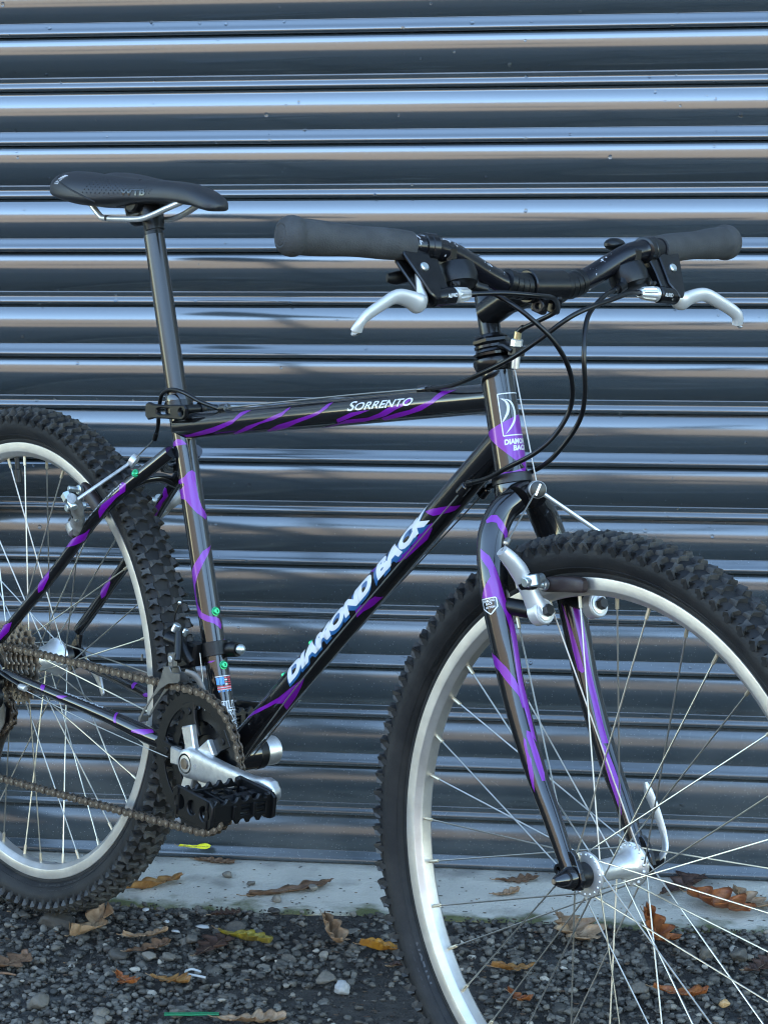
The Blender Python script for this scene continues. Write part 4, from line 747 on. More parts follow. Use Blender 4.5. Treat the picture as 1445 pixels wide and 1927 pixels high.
# ------------------------------------------------------------ drive train
BBv = Vector(bbc)
b = B(); yr = -.0485
def ring(b, T, y, r_in, th, mi):
    r = .0821 if T == 42 else T * .0121 / (2 * math.pi); pts = []
    for k in range(T):
        for f, dr in ((.0, -.0022), (.22, -.0016), (.40, .0024), (.58, .0024), (.78, -.0016)): a = 2 * math.pi * (k + f) / T; pts.append(((r + dr) * math.cos(a), (r + dr) * math.sin(a)))
    hole = [(r_in * math.cos(2 * math.pi * k / 64), r_in * math.sin(2 * math.pi * k / 64)) for k in range(64)]
    b.prism(pts, BBv + Vector((0, y, 0)), (1, 0, 0), (0, 0, 1), (0, 1, 0), th, .0003, mi, holes=[hole])
ring(b, 42, yr, .0655, .0024, 0); ring(b, 32, yr + .0075, .0480, .0022, 0); ring(b, 22, yr + .0150, .0300, .0022, 0)
for k in range(5):                                                   # black spider arms and ring bolts
    a = R(36 + 72 * k); u = Vector((math.cos(a), 0, math.sin(a))); w = Vector((-math.sin(a), 0, math.cos(a)))
    b.prism([(.030, -.0115), (.030, .0115), (.050, .0085), (.070, .0115), (.070, -.0115), (.050, -.0085)], BBv + Vector((0, yr - .0005, 0)), u, w, (0, 1, 0), .0050, .0010)
    b.prism([(.052, -.0020), (.0672, -.0200), (.0705, -.0180), (.0560, .0015)], BBv + Vector((0, yr + .0006, 0)), u, w, (0, 1, 0), .0030, .0006); b.prism([(.052, .0020), (.0672, .0200), (.0705, .0180), (.0560, -.0015)], BBv + Vector((0, yr + .0006, 0)), u, w, (0, 1, 0), .0030, .0006)
    b.cyl(BBv + u * .059 + Vector((0, yr - .0022, 0)), BBv + u * .059 + Vector((0, yr + .012, 0)), .0042, 14, 0)
b.lathe([(yr + .020, .036), (yr + .0195, .0555), (yr + .0185, .0555), (yr + .018, .036)], BBv, (0, 1, 0), 48)
crank = part(b, "crankset", m_plast, label="black triple chainrings with silver crank arms")
ca = R(3.0); cu = Vector((math.cos(ca), 0, math.sin(ca))); cw = Vector((-math.sin(ca), 0, math.cos(ca)))
b = B()
for k in range(5):
    a = R(36 + 72 * k + 1); u = Vector((math.cos(a), 0, math.sin(a))); w = Vector((-math.sin(a), 0, math.cos(a)))
    b.prism([(.004, -.0125), (.004, .0125), (.020, .0092), (.0420, .0102), (.0430, .0092), (.0430, -.0092), (.0420, -.0102), (.020, -.0092)], BBv + Vector((0, -.0560, 0)), u, w, (0, 1, 0), .0085, .0016)
b.lathe([(-.0655, .0125), (-.0650, .0150), (-.0630, .0170), (-.0540, .0185), (-.0480, .0180)], BBv, (0, 1, 0), 36)
rows = []
for d_, h, t_, yc in ((.004, .0180, .0085, -.0565), (.025, .0172, .0088, -.0580), (.045, .0156, .0086, -.0605), (.075, .0140, .0080, -.0640), (.105, .0126, .0074, -.0672), (.135, .0116, .0070, -.0700), (.150, .0122, .0072, -.0712), (.160, .0138, .0076, -.0718), (.170, .0152, .0078, -.0720), (.180, .0130, .0074, -.0720), (.1855, .0070, .0060, -.0720), (.1870, .0020, .0030, -.0720)):
    c = BBv + cu * (d_ * .965) + Vector((0, yc, 0)); rows.append([c + cw * h * math.copysign(abs(math.sin(x)) ** .55, math.sin(x)) + Vector((0, t_, 0)) * math.copysign(abs(math.cos(x)) ** .55, math.cos(x)) for x in [2 * math.pi * k / 32 for k in range(32)]])
b.grid(rows, True, 0, True); arm = part(b, "crank_arm", m_crank, crank)
b = B(); b.lathe([(-.0668, .0), (-.0668, .0035), (-.0655, .0040), (-.0650, .0062), (-.0654, .0095), (-.0660, .0118), (-.0640, .0125)], BBv, (0, 1, 0), 28, 0); b.lathe([(-.0672, .0050), (-.0672, .0062), (-.0660, .0066)], BBv, (0, 1, 0), 24, 1); part(b, "crank_bolt", [m_plast, m_cog], crank)
b = B(); b.prism([(.020 + .008 * math.cos(t) * 1 + (.006 if math.cos(t) > 0 else -.006), .0030 * math.sin(t)) for t in [2 * math.pi * (k + .5) / 16 for k in range(16)]], BBv + Vector((0, -.0668, 0)) + cu * .012 + cw * .001, cu, cw, (0, 1, 0), .004, .0004); part(b, "crank_logo", mat("etched_grey", (.30, .29, .29), rough=.5, metal=.5), crank)
b = B(); rows = []
for d_, h, t_, yc in ((-.004, .0150, .009, .0560), (-.03, .0130, .0080, .0570), (-.09, .0105, .007, .0590), (-.14, .0098, .0066, .0605), (-.160, .0138, .0076, .0610), (-.170, .0150, .0078, .0610), (-.182, .0120, .007, .0610), (-.187, .003, .003, .0610)):
    c = BBv + cu * d_ + Vector((0, yc, 0)); rows.append([c + cw * h * math.copysign(abs(math.sin(x)) ** .55, math.sin(x)) + Vector((0, t_, 0)) * math.copysign(abs(math.cos(x)) ** .55, math.cos(x)) for x in [2 * math.pi * k / 28 for k in range(28)]])
b.grid(rows, True, 0, True); b.lathe([(.0445, .0150), (.0460, .0168), (.0540, .0176), (.0635, .0172), (.0660, .0148), (.0660, 0)], BBv, (0, 1, 0), 36); part(b, "crank_arm", m_crank, crank)
b = B(); b.lathe([(.0325, .0190), (.034, .0200), (.0435, .0195), (.0450, .0165), (.0455, .012)], BBv, (0, 1, 0), 36); b.lathe([(-.034, .0185), (-.040, .0180), (-.041, .012)], BBv, (0, 1, 0), 30) if 0 else None; part(b, "bottom_bracket", m_plast)
# pedals
def pedal(o, sg, rot, label):
    o = Vector(o); b = B(); X = Vector((math.cos(rot), 0, math.sin(rot))); Z = Vector((-math.sin(rot), 0, math.cos(rot))); Y = Vector((0, sg, 0))
    P = lambda x, y, z: o + X * (x * .80) + Y * (y * .97) + Z * (z * .70)
    for s_ in (1, -1):                                               # toothed front and rear rails
        for zz in (.0125, -.0125):
            ol = [(0, -.0025)] ; n = 6
            ol = [(.0, 0.), (.086, 0.)] + [(.086 - .086 * (k + f) / n, .0042 + h) for k in range(n) for f, h in ((0, .0052), (.12, .0052), (.28, .0012), (.5, 0), (.72, .0012), (.88, .0052))] + [(.0, .0094)]
            if zz > 0: b.prism(ol, P(s_ * .0335 - .002, .006, .0080), Y, Z, X, .0042, .0008)
            else: b.prism(ol, P(s_ * .0335 - .002, .006, -.0080), Y, -Z, X, .0042, .0008)
        b.box(P(s_ * .0330, .070, 0), X * .0032, Y * .0225, Z * .0095, .001); b.box(P(s_ * .0330, .008, 0), X * .0032, Y * .004, Z * .0135, .001)
        b.box(P(s_ * .0320, .035, .0035), X * .0018, Y * .026, Z * .0012, .0005); b.box(P(s_ * .0320, .035, -.0035), X * .0018, Y * .026, Z * .0012, .0005)
        for y in (.030, .052): b.box(P(s_ * .0335, y, 0), X * .0025, Y * .0018, Z * .0100, .0006)
    def hole(c, r): return [(c[0] + r * math.cos(2 * math.pi * k / 14), c[1] + r * math.sin(2 * math.pi * k / 14)) for k in range(14)]
    b.prism([(-.036, -.011), (-.030, -.0165), (.030, -.0165), (.036, -.011), (.036, .011), (.030, .0165), (-.030, .0165), (-.036, .011)], P(0, .088, 0), X, Z, Y, .0045, .001, 0, holes=[hole((0, 0), .0080), hole((.0225, 0), .0085), hole((-.0225, 0), .0085)])
    b.prism([(-.036, -.011), (-.030, -.0150), (.030, -.0150), (.036, -.011), (.036, .011), (.030, .0150), (-.030, .0150), (-.036, .011)], P(0, .002, 0), X, Z, Y, .0045, .001)
    rows = [[P(r * math.cos(2 * math.pi * k / 20), d, r * math.sin(2 * math.pi * k / 20)) for k in range(20)] for d, r in ((-.004, .0055), (.004, .0060), (.006, .0125), (.030, .0100), (.060, .0095), (.088, .0110))]; b.grid(rows, True, 0, True)
    for y in (.030, .058): b.box(P(0, y, 0), X * .033, Y * .0022, Z * .0075, .0008)
    for s_ in (1, -1):
        for i in range(4): b.box(P(s_ * (.010 + .0 * i), .016 + i * .020, .0105), X * .004, Y * .003, Z * .0030, .0008)
    return part(b, "pedal", m_plast, label=label)
ce = BBv + cu * .1645
pedal(ce + Vector((-.004, -.0830, -.0050)), -1, R(-4), "near black plastic toothed pedal"); ce2 = BBv - cu * .170
pedal(ce2 + Vector((.006, .0720, .004)), 1, R(8), "far black plastic toothed pedal partly hidden by the down tube")
b = B(); b.cyl(ce + Vector((0, -.066, 0)), ce + Vector((0, -.084, -.003)), .0062, 16); b.cyl(ce2 + Vector((0, .054, 0)), ce2 + Vector((0, .072, .002)), .0062, 16); part(b, "pedal_axle", m_dark, crank)
# chain: path round ring, sprocket and pulleys, one object per link
RR, RS, RP = .0821, .0240, .0185
C0 = (BBv.x, BBv.z); C1 = (0., 0.); C2 = (.012, -.062); C3 = (-.028, -.135)
def arc(c, r, a0, a1, n): return [(c[0] + r * math.cos(lerp(a0, a1, k / n)), c[1] + r * math.sin(lerp(a0, a1, k / n))) for k in range(n + 1)]
d01 = math.atan2(C1[1] - C0[1], C1[0] - C0[0]); D = math.hypot(C0[0] - C1[0], C0[1] - C1[1]); at_ = d01 - math.acos((RR - RS) / D)
d03 = math.atan2(C3[1] - C0[1], C3[0] - C0[0]); D3 = math.hypot(C0[0] - C3[0], C0[1] - C3[1]); ab_ = d03 + math.acos((RR - RP) / D3)
if at_ < 0: at_ += 2 * math.pi
ab_ = ab_ - 2 * math.pi if ab_ > math.pi else ab_
lo_ = ab_ if ab_ < at_ else ab_ - 2 * math.pi
path = arc(C0, RR, lo_, at_, 60) + arc(C1, RS, at_, at_ + R(185), 24) + arc(C2, RP, R(60), R(-40), 10) + arc(C3, RP, R(120), R(120) + (lo_ + 2 * math.pi - R(120)) % (2 * math.pi), 20)
path.append(path[0]); PV = [Vector((x, 0, z)) for x, z in path]; cum = [0.]
for a, c in zip(PV[:-1], PV[1:]): cum.append(cum[-1] + (c - a).length)
nl = int(round(cum[-1] / .0121)); nl -= nl % 2; pit = cum[-1] / nl
def chain_at(s_):
    s_ %= cum[-1]; i = max(0, min(len(cum) - 2, int(np.searchsorted(cum, s_, side='right')) - 1)); p = PV[i].lerp(PV[i + 1], (s_ - cum[i]) / max(1e-9, cum[i + 1] - cum[i])); t = min(1, max(0, p.x / .4)); return Vector((p.x, lerp(-.0475, yr + .0012, t), p.z))
def link_mesh(outer):
    b = B(); hw = pit / 2; ol = []
    for k in range(9): a = math.pi / 2 + math.pi * k / 8; ol.append((-hw + .0049 * math.cos(a), .0049 * math.sin(a)))
    ol.append((0, -.0030))
    for k in range(9): a = -math.pi / 2 + math.pi * k / 8; ol.append((hw + .0049 * math.cos(a), .0049 * math.sin(a)))
    ol.append((0, .0030))
    for s_ in (1, -1): b.prism(ol, (0, s_ * (.0031 if outer else .0019) - .0005, 0), (1, 0, 0), (0, 0, 1), (0, 1, 0), .0010, .0002)
    for x in (-hw, hw):
        if outer: b.cyl((x, -.0040, 0), (x, .0040, 0), .0019, 8, 1)
        else: b.cyl((x, -.0015, 0), (x, .0015, 0), .0036, 10, 0)
    return b.mesh("chain_link", [m_chain, m_pin])
LM = [link_mesh(True), link_mesh(False)]; chain = bpart("chain", "rusty brown roller chain")
for k in range(nl):
    a = chain_at(k * pit); c = chain_at((k + 1) * pit); o = bpy.data.objects.new("chain_link", LM[k % 2]); col.objects.link(o); o.parent = chain
    x = (c - a).normalized(); z = x.cross(Vector((0, 1, 0))).normalized(); y = z.cross(x); m4 = Matrix((x, y, z)).transposed().to_4x4(); m4.translation = (a + c) / 2; o.matrix_local = m4
# front derailleur
b = B(); fc = bbc + std * .1270
b.lathe([(-.0085, .0148), (-.0080, .0166), (.0080, .0166), (.0085, .0148)], fc, std, 40)
b.tube([fc + Vector((.012, .006, 0)), fc + Vector((.022, .010, .003)), fc + Vector((.030, .011, .004))], [.008, .0095, .0085], 16, 0, sy=.8)
b.prism([(-.020, -.014), (-.014, -.022), (.018, -.016), (.024, .010), (.004, .012), (-.018, .004)], fc + Vector((-.026, -.026, -.006)), Vector((1, 0, .1)), Vector((-.1, 0, 1)), (0, 1, 0), .020, .003)
b.tube([fc + Vector((-.012, -.022, -.016)), fc + Vector((-.032, -.030, .006)), fc + Vector((-.046, -.034, .008))], [.0070, .0085, .0080], 14, sy=1.2)
fd = part(b, "front_derailleur", m_plast)
b = B(); b.ball(fc + Vector((.034, .012, .005)), .0062, 14, 0); part(b, "clamp_bolt", m_zinc, fd); b = B(); b.cyl(fc + Vector((-.040, -.030, .016)), fc + Vector((-.036, -.028, .025)), .0050, 14, 0); b.cyl(fc + Vector((-.024, -.028, .014)), fc + Vector((-.021, -.026, .022)), .0034, 12, 0); part(b, "cable_anchor", m_zinc, fd)
b = B(); z = Vector((0, 0, 0))
cage = [(.3186, -.0012), (.3234, .0089), (.3405, .0293), (.3524, .0453), (.3591, .0575), (.3623, .0677), (.3657, .0709), (.3756, .0730), (.3797, .0675), (.3953, .0694), (.3959, .0607), (.3929, .0576), (.3743, .0531), (.3600, .0443), (.3434, .0287), (.3318, .0140), (.3218, -.0005)]
for y in (-.0572, -.0440): b.prism(cage, (0, y, 0), (1, 0, 0), (0, 0, 1), (0, 1, 0), .0013, .0004)
b.box((.3185, -.0505, -.001), (.0025, 0, 0), (0, .0062, 0), (.0004, 0, .004), .001); b.box((.369, -.0500, .0718), (.006, 0, .001), (0, .0070, 0), (0, 0, .001), .0005)
b.box((.3700, -.0490, .0800), (.0050, 0, .001), (0, .0035, 0), (-.001, 0, .0085), .001); b.box((.3180, -.0555, .073), (.0012, 0, 0), (0, .0012, 0), (0, 0, .004), .0004)
b.tube([(.392, -.046, .070), (.405, -.040, .066), (.416, -.036, .050), (.421, -.036, .040)], [.0036, .0045, .0036, .002], 10, sy=.5, res=3)
part(b, "cage", m_grey, fd)
b = B(); b.tube([(.376, -.046, .079), (.368, -.040, .094), (.362, -.036, .110)], [.0060, .0075, .0065], 14, sy=.7); part(b, "link_arm", m_plast, fd)
b = B(); b.cyl((.370, -.0535, .0810), (.370, -.0465, .0815), .0040, 12); part(b, "pivot_rivet", m_silver, fd)
b = B(); b.tube([fc + Vector((-.040, -.030, .022)), fc + Vector((-.038, -.031, .036)), fc + Vector((-.032, -.030, .050))], .0009, 6, res=3); b.ball(fc + Vector((-.0315, -.030, .052)), .0024, 10, 1); part(b, "cable_end", [m_hous, m_zinc], fd)
# rear derailleur
b = B(); b.cyl((.012, -.058, -.020), (.012, -.082, -.020), .0125, 24); b.tube([(.012, -.074, -.022), (.020, -.078, -.036), (.018, -.074, -.058), (.012, -.070, -.062)], [.012, .0135, .013, .010], 18, res=4, sy=.7)
b.lathe([(-.0110, .0150), (-.0095, .0165), (.0080, .0165), (.0095, .0150)], (.020, -.076, -.036), (0, 1, 0), 28)
rdl = part(b, "rear_derailleur", m_plast)
b = B(); ol = [(.024, -.052), (.016, -.046), (.002, -.050), (-.014, -.080), (-.042, -.130), (-.040, -.146), (-.028, -.152), (-.016, -.146), (-.004, -.110), (.022, -.072)]
b.prism(ol, (0, -.0565, 0), (1, 0, 0), (0, 0, 1), (0, 1, 0), .0016, .0004); b.prism(ol, (0, -.0410, 0), (1, 0, 0), (0, 0, 1), (0, 1, 0), .0016, .0004); part(b, "pulley_cage", m_grey, rdl)
for c in (C2, C3):
    b = B(); pts = []
    for k in range(10):
        for f, dr in ((.0, -.002), (.25, -.002), (.42, .0015), (.58, .0015), (.8, -.002)): a = 2 * math.pi * (k + f) / 10; pts.append(((.0185 + dr) * math.cos(a), (.0185 + dr) * math.sin(a)))
    b.prism(pts, (c[0], -.0500, c[1]), (1, 0, 0), (0, 0, 1), (0, 1, 0), .004, .0004); part(b, "jockey_wheel", m_plast, rdl)
b = B(); b.tube([(.0330, -.084, -.018), (.0400, -.0845, -.032), (.0385, -.083, -.050), (.0340, -.081, -.056)], [.0018, .0024, .0022, .0016], 10, res=4); part(b, "trim_edge", m_silver, rdl)

# ------------------------------------------------------------ cantilever brakes
def brake(name, pos, fwd, upv, sgs, armlen, arm_mats, label):
    """pos: pivot midpoint (y = 0); fwd: pivot axis direction; upv: up along the stay"""
    root = bpart(name, label); fwd = Vector(fwd).normalized(); upv = Vector(upv).normalized()
    for sg in sgs:
        F = lambda y, z, x=0: Vector(pos) + Vector((0, sg * y, 0)) + upv * z + fwd * x
        b = B(); py = .0374 if name == "front_brake" else .050
        b.lathe([(-.006, .0105), (-.005, .0128), (.006, .0130), (.0075, .0118)], F(py, 0), fwd, 28)
        k_ = armlen / .083
        b.tube([F(py, 0, -.001), F(py + .007 * k_, .016 * k_, .000), F(py + .013 * k_, .030 * k_, .001), F(py + .021 * k_, .044 * k_, .003), F(py + .031 * k_, .056 * k_, .004), F(py + .038 * k_, .0635 * k_, .004)], [.0122, .0100, .0096, .0102, .0090, .0070], 22, res=4, sy=.80, ref=fwd)
        ar = part(b, "brake_arm", arm_mats[0], root)
        b = B(); sl = F(py + .0185 * k_, .040 * k_, .0088); su = (F(py + .031 * k_, .056 * k_) - F(py + .013 * k_, .030 * k_)).normalized(); b.prism([(.0085 * math.cos(t) + (.004 if math.cos(t) > 0 else -.004), .0026 * math.sin(t)) for t in [2 * math.pi * (q + .5) / 14 for q in range(14)]], sl, su, su.cross(fwd), fwd, .0018, .0004); part(b, "arm_slot_shade", m_grey, ar)  # small dark prism imitates the shade inside a slot, no groove is cut
        b = B(); b.lathe([(.0070, .0098), (.0085, .0098), (.0090, .0080), (.0090, 0)], F(py, 0), fwd, 24, 1); b.hexn(F(py, 0, .0085), F(py, 0, .0150), .0062, 0); part(b, "pivot_bolt", [m_dark, m_silver], root)
        b = B(); pb = F(py + .013 * k_, .030 * k_, .012); ru = Vector((0, -sg, 0))
        b.cyl(pb + Vector((0, sg * .012, 0)) - upv * .001, pb + Vector((0, -sg * .014, 0)) + upv * .002, .0048, 16, 1); b.cyl(pb - upv * .006, pb + upv * .006, .0075, 18, 1); b.cyl(pb - fwd * .014, pb + fwd * .001, .0085, 18, 0); b.lathe([(-.020, .0050), (-.019, .0065), (-.014, .0068)], pb, fwd, 6, 1)
        part(b, "pad_clamp", [m_plast, m_zinc], root)
        b = B()
        mid = Vector(PADS[name][0]); mid = Vector((mid.x, sg * abs(mid.y), mid.z)); td = Vector(PADS[name][1]).normalized()
        rn = Vector((0, 1, 0)); up2 = td.cross(rn).normalized(); rows = []
        for t, h, w in ((-.030, .0040, .0030), (-.028, .0065, .0050), (-.020, .0078, .0060), (0, .0080, .0064), (.018, .0078, .0062), (.026, .0070, .0055), (.0285, .0045, .0035)):
            c = mid + td * t - up2 * 0 + (Vector((0, 0, -1)) * (t * t * 1.6)); rows.append([c + up2 * h * math.copysign(abs(math.sin(x)) ** .6, math.sin(x)) + rn * w * math.copysign(abs(math.cos(x)) ** .6, math.cos(x)) for x in [2 * math.pi * k / 20 for k in range(20)]])
        b.grid(rows, True, 0, True); b.cyl(mid - td * .018 + Vector((0, sg * .003, 0)), mid - td * .024 + Vector((0, sg * .024, 0)), .0036, 12, 1); b.lathe([(-.003, .0050), (-.002, .0062), (.002, .0062), (.003, .0050)], mid - td * .020 + Vector((0, sg * .0095, 0)), (0, 1, 0), 16, 1); part(b, "brake_pad", [mat("brake_rubber", (.030, .018, .016), rough=.5), m_zinc], root)
    return root
PADS = {"front_brake": [(.9690, .0190, .2735), (1, 0, .16)], "rear_brake": [(.1510, .0185, .2340), (1, 0, -.62)]}
fb = brake("front_brake", (.9560, 0, .2445), (.930, 0, .36), (-.36, 0, .93), (-1, 1), .083, [m_blade], "silver cantilever front brake")
rb = brake("rear_brake", (.1640, 0, .2030), (-.70, 0, .71), (.71, 0, .70), (-1, 1), .078, [mat("dirty_alloy", (.20, .19, .175), rough=.45, metal=.5, noise_s=90, noise_c=(.36, .35, .33))], "worn grey cantilever rear brake")
b = B(); yk = Vector((.9030, 0, .3560)); b.lathe([(-.005, .0075), (-.0045, .0088), (.004, .0088), (.0045, .0082)], yk, (.85, -.50, .12), 28, 0); b.lathe([(.0040, .0085), (.0048, .0082), (.0050, .0078), (.0050, 0)], yk, (.85, -.50, .12), 28, 1)
dd = Vector((.85, -.50, .12)).normalized(); ex = (Vector((0, .45, 1)) - dd * dd.dot(Vector((0, .45, 1)))).normalized(); ey = dd.cross(ex)
b.prism([(-.0062, -.0011), (.0062, -.0011), (.0062, .0011), (-.0062, .0011)], yk + dd * .0048, ex, ey, dd, .0005, .0001, 0); part(b, "cable_yoke", [m_silver, m_dark], fb)
armtip = lambda sg: Vector((.9560, 0, .2445)) + Vector((0, sg * (.0374 + .038), 0)) + Vector((-.361, 0, .9326)) * .0635 + Vector((.9326, 0, .361)) * .004
def bw(pts, r, par, m=None, bead=None):
    b = B(); b.tube(pts, r, 8)
    if bead is not None: b.lathe([(-.004, .002), (-.003, .0034), (.003, .0034), (.0045, .0018)], bead, Vector(pts[1]) - Vector(pts[0]), 14)
    return part(b, "straddle_wire", m or m_wire, par)
tR, tL = armtip(-1), armtip(1)
bw([(.8607, 0, .4720), yk + Vector((0, 0, .004))], .0008, fb); bw([yk, tR], .0008, fb, None, yk.lerp(tR, .86)); bw([yk, tL], .0022, fb, m_silver)
ry = Vector((.2060, 0, .2890)); b = B(); b.lathe([(-.004, .0072), (-.0035, .0085), (.0035, .0085), (.004, .0072)], ry, (-.7, -.5, .5), 24); part(b, "cable_yoke", m_silver, rb)
rtip = lambda sg: Vector((.1640, 0, .2030)) + Vector((0, sg * (.050 + .034), 0)) + Vector((.712, 0, .702)) * .0566
r1, r2 = rtip(-1), rtip(1); bw([ry, r1], .0022, rb, m_silver); bw([ry, r2], .0008, rb)
b = B(); b.tube([(.2570, -.0055, .3230), ry], .0009, 8); part(b, "straddle_wire", m_wire, rb)
b = B(); b.hexn(r1 + Vector((-.008, 0, .001)), r1 + Vector((-.016, 0, .008)), .0068, 0); b.cyl(r1 + Vector((-.006, .0, 0)), r1 + Vector((.004, 0, -.006)), .0045, 14, 0); part(b, "cable_bolt", m_zinc, rb)
# ------------------------------------------------------------ gravel, leaves and litter
def stone_mat(name, lo, hi, rough):
    m = bpy.data.materials.new(name); m.use_nodes = True; nt = m.node_tree; b = nt.nodes["Principled BSDF"]; N = nt.nodes.new; L = nt.links.new
    at = N("ShaderNodeAttribute"); at.attribute_name = "tone"; cr = N("ShaderNodeValToRGB"); e = cr.color_ramp.elements
    e[0].position = 0; e[0].color = (*lo, 1); e[1].position = 1; e[1].color = (*hi, 1); md = cr.color_ramp.elements.new(.6); md.color = (*[lerp(a, c, .28) for a, c in zip(lo, hi)], 1); L(at.outputs["Fac"], cr.inputs[0])
    tc = N("ShaderNodeTexCoord"); n = N("ShaderNodeTexNoise"); n.inputs["Scale"].default_value = 260; n.inputs["Detail"].default_value = 6; L(tc.outputs["Object"], n.inputs["Vector"])
    mr = N("ShaderNodeMapRange"); mr.inputs["To Min"].default_value = .55; mr.inputs["To Max"].default_value = 1.45; L(n.outputs["Fac"], mr.inputs["Value"])
    mx = N("ShaderNodeMix"); mx.data_type = 'RGBA'; mx.blend_type = 'MULTIPLY'; mx.inputs[0].default_value = 1; L(cr.outputs[0], mx.inputs[6]); L(mr.outputs[0], mx.inputs[7]); L(mx.outputs[2], b.inputs["Base Color"])
    bp = N("ShaderNodeBump"); bp.inputs["Distance"].default_value = .0012; L(n.outputs["Fac"], bp.inputs["Height"]); L(bp.outputs[0], b.inputs["Normal"]); b.inputs["Roughness"].default_value = rough; return m
m_stone = stone_mat("gravel_stone", (.024, .0198, .0152), (.42, .36, .285), .72)
def ico(sub):
    bm = bmesh.new(); bmesh.ops.create_icosphere(bm, subdivisions=sub, radius=1); V = np.array([v.co[:] for v in bm.verts]); F = np.array([[v.index for v in f.verts] for f in bm.faces]); bm.free(); return V, F
def stone_shape(V, g, cuts=7):
    n = g.normal(size=(cuts, 3)); n /= np.linalg.norm(n, axis=1)[:, None]; d = g.uniform(.40, .78, cuts); r = np.ones(len(V))
    for k in range(cuts):
        c = V @ n[k]; ok = c > 1e-3; r[ok] = np.minimum(r[ok], d[k] / c[ok])
    return V * r[:, None] * (1 + g.normal(0, .025, (len(V), 1)))
SH = {s_: ([stone_shape(ico(s_)[0], rng, 11) for _ in range(14)], ico(s_)[1]) for s_ in (1, 2, 3)}
def scatter(name, items, sub, m):
    """items: x, y, z, sx, sy, sz, tone -> one mesh"""
    sh, F = SH[sub]; nv = len(sh[0]); n = len(items); VV = np.empty((n * nv, 3)); tone = np.empty(n * nv); FF = np.empty((n * len(F), 3), int)
    for i, (x, y, z, a, b_, c, t) in enumerate(items):
        q = rng.normal(size=4); q /= np.linalg.norm(q); w_, X, Y, Z = q
        Rm = np.array([[1 - 2 * (Y * Y + Z * Z), 2 * (X * Y - Z * w_), 2 * (X * Z + Y * w_)], [2 * (X * Y + Z * w_), 1 - 2 * (X * X + Z * Z), 2 * (Y * Z - X * w_)], [2 * (X * Z - Y * w_), 2 * (Y * Z + X * w_), 1 - 2 * (X * X + Y * Y)]])
        VV[i * nv:(i + 1) * nv] = (sh[rng.integers(len(sh))] @ Rm.T) * (a, b_, c) + (x, y, z); tone[i * nv:(i + 1) * nv] = t; FF[i * len(F):(i + 1) * len(F)] = F + i * nv
    me = bpy.data.meshes.new(name); me.vertices.add(len(VV)); me.vertices.foreach_set("co", VV.ravel()); me.loops.add(FF.size); me.loops.foreach_set("vertex_index", FF.ravel()); me.polygons.add(len(FF)); me.polygons.foreach_set("loop_start", np.arange(0, FF.size, 3)); me.polygons.foreach_set("loop_total", np.full(len(FF), 3))
    at = me.attributes.new("tone", 'FLOAT', 'POINT'); at.data.foreach_set("value", tone); me.materials.append(m); me.update(); me.validate()
    if sub >= 4: me.shade_smooth(); me.set_sharp_from_angle(angle=R(12))
    o = bpy.data.objects.new(name, me); col.objects.link(o); return o
def dirt(x, y): return max(0., min(1., 1.25 * math.exp(-((x - .50) / .13) ** 2 - ((y + .24) / .10) ** 2) + .7 * math.exp(-((x - .44) / .20) ** 2 - ((y + .01) / .05) ** 2) + .35 * noise.noise(Vector((x * 9, y * 9, 2)))))
def lift(x, y): return .004 * noise.noise(Vector((x * 7, y * 7, 5))) + .005 * math.exp(-((x + .02) / .10) ** 2 - ((y + .05) / .07) ** 2)
big, sml, grit = [], [], []
def tone_(): return float(np.clip(rng.beta(1.6, 4.2) + (.25 if rng.random() < .07 else 0), 0, 1))
for i in range(1900):
    x = rng.uniform(-.55, 1.45); y = rng.uniform(-.72, .030); s_ = rng.uniform(.0068, .0115) * (1.25 if rng.random() < .1 else 1)
    if rng.random() < dirt(x, y) * .97: continue
    big.append((x, y, lift(x, y) + s_ * rng.uniform(-.15, .35) - .003, s_ * rng.uniform(.8, 1.25), s_ * rng.uniform(.7, 1.1), s_ * rng.uniform(.6, .9), tone_()))
for i in range(14500):
    x = rng.uniform(-.55, 1.45); y = rng.uniform(-.72, .034); s_ = rng.uniform(.0032, .0074)
    if rng.random() < dirt(x, y) * .82: continue
    sml.append((x, y, lift(x, y) + rng.uniform(-.002, .0042), s_ * rng.uniform(.8, 1.3), s_ * rng.uniform(.7, 1.1), s_ * rng.uniform(.6, .95), tone_()))
for i in range(16000):
    x = rng.uniform(-.3, 1.25); y = rng.uniform(-.50, .038); s_ = rng.uniform(.0011, .0028)
    grit.append((x, y, lift(x, y) + rng.uniform(-.001, .0030), s_, s_ * rng.uniform(.7, 1.1), s_ * .8, float(np.clip(rng.beta(1.3, 6) + (.5 if rng.random() < .02 else 0), 0, 1))))
outer = []
for i in range(24000):
    x = rng.uniform(-2.4, 3.4); y = rng.uniform(-2.6, .030); s_ = rng.uniform(.0045, .0105)
    if -.52 < x < 1.42 and y > -.69: continue
    outer.append((x, y, lift(x, y) + rng.uniform(-.002, .0045), s_ * rng.uniform(.8, 1.3), s_ * rng.uniform(.7, 1.1), s_ * rng.uniform(.6, .95), tone_()))
for n_, it, sub in (("gravel", big, 3), ("gravel", sml, 2), ("gravel", outer, 1)): tag(scatter(n_, it, sub, m_stone), kind="stuff")
m_grit = stone_mat("earth_grit", (.018, .0140, .0105), (.22, .18, .14), .88); gr = scatter("grit", grit, 1, m_grit); tag(gr, kind="stuff")
m_frag = stone_mat("leaf_fragment", (.030, .014, .008), (.24, .13, .055), .8); frag = []
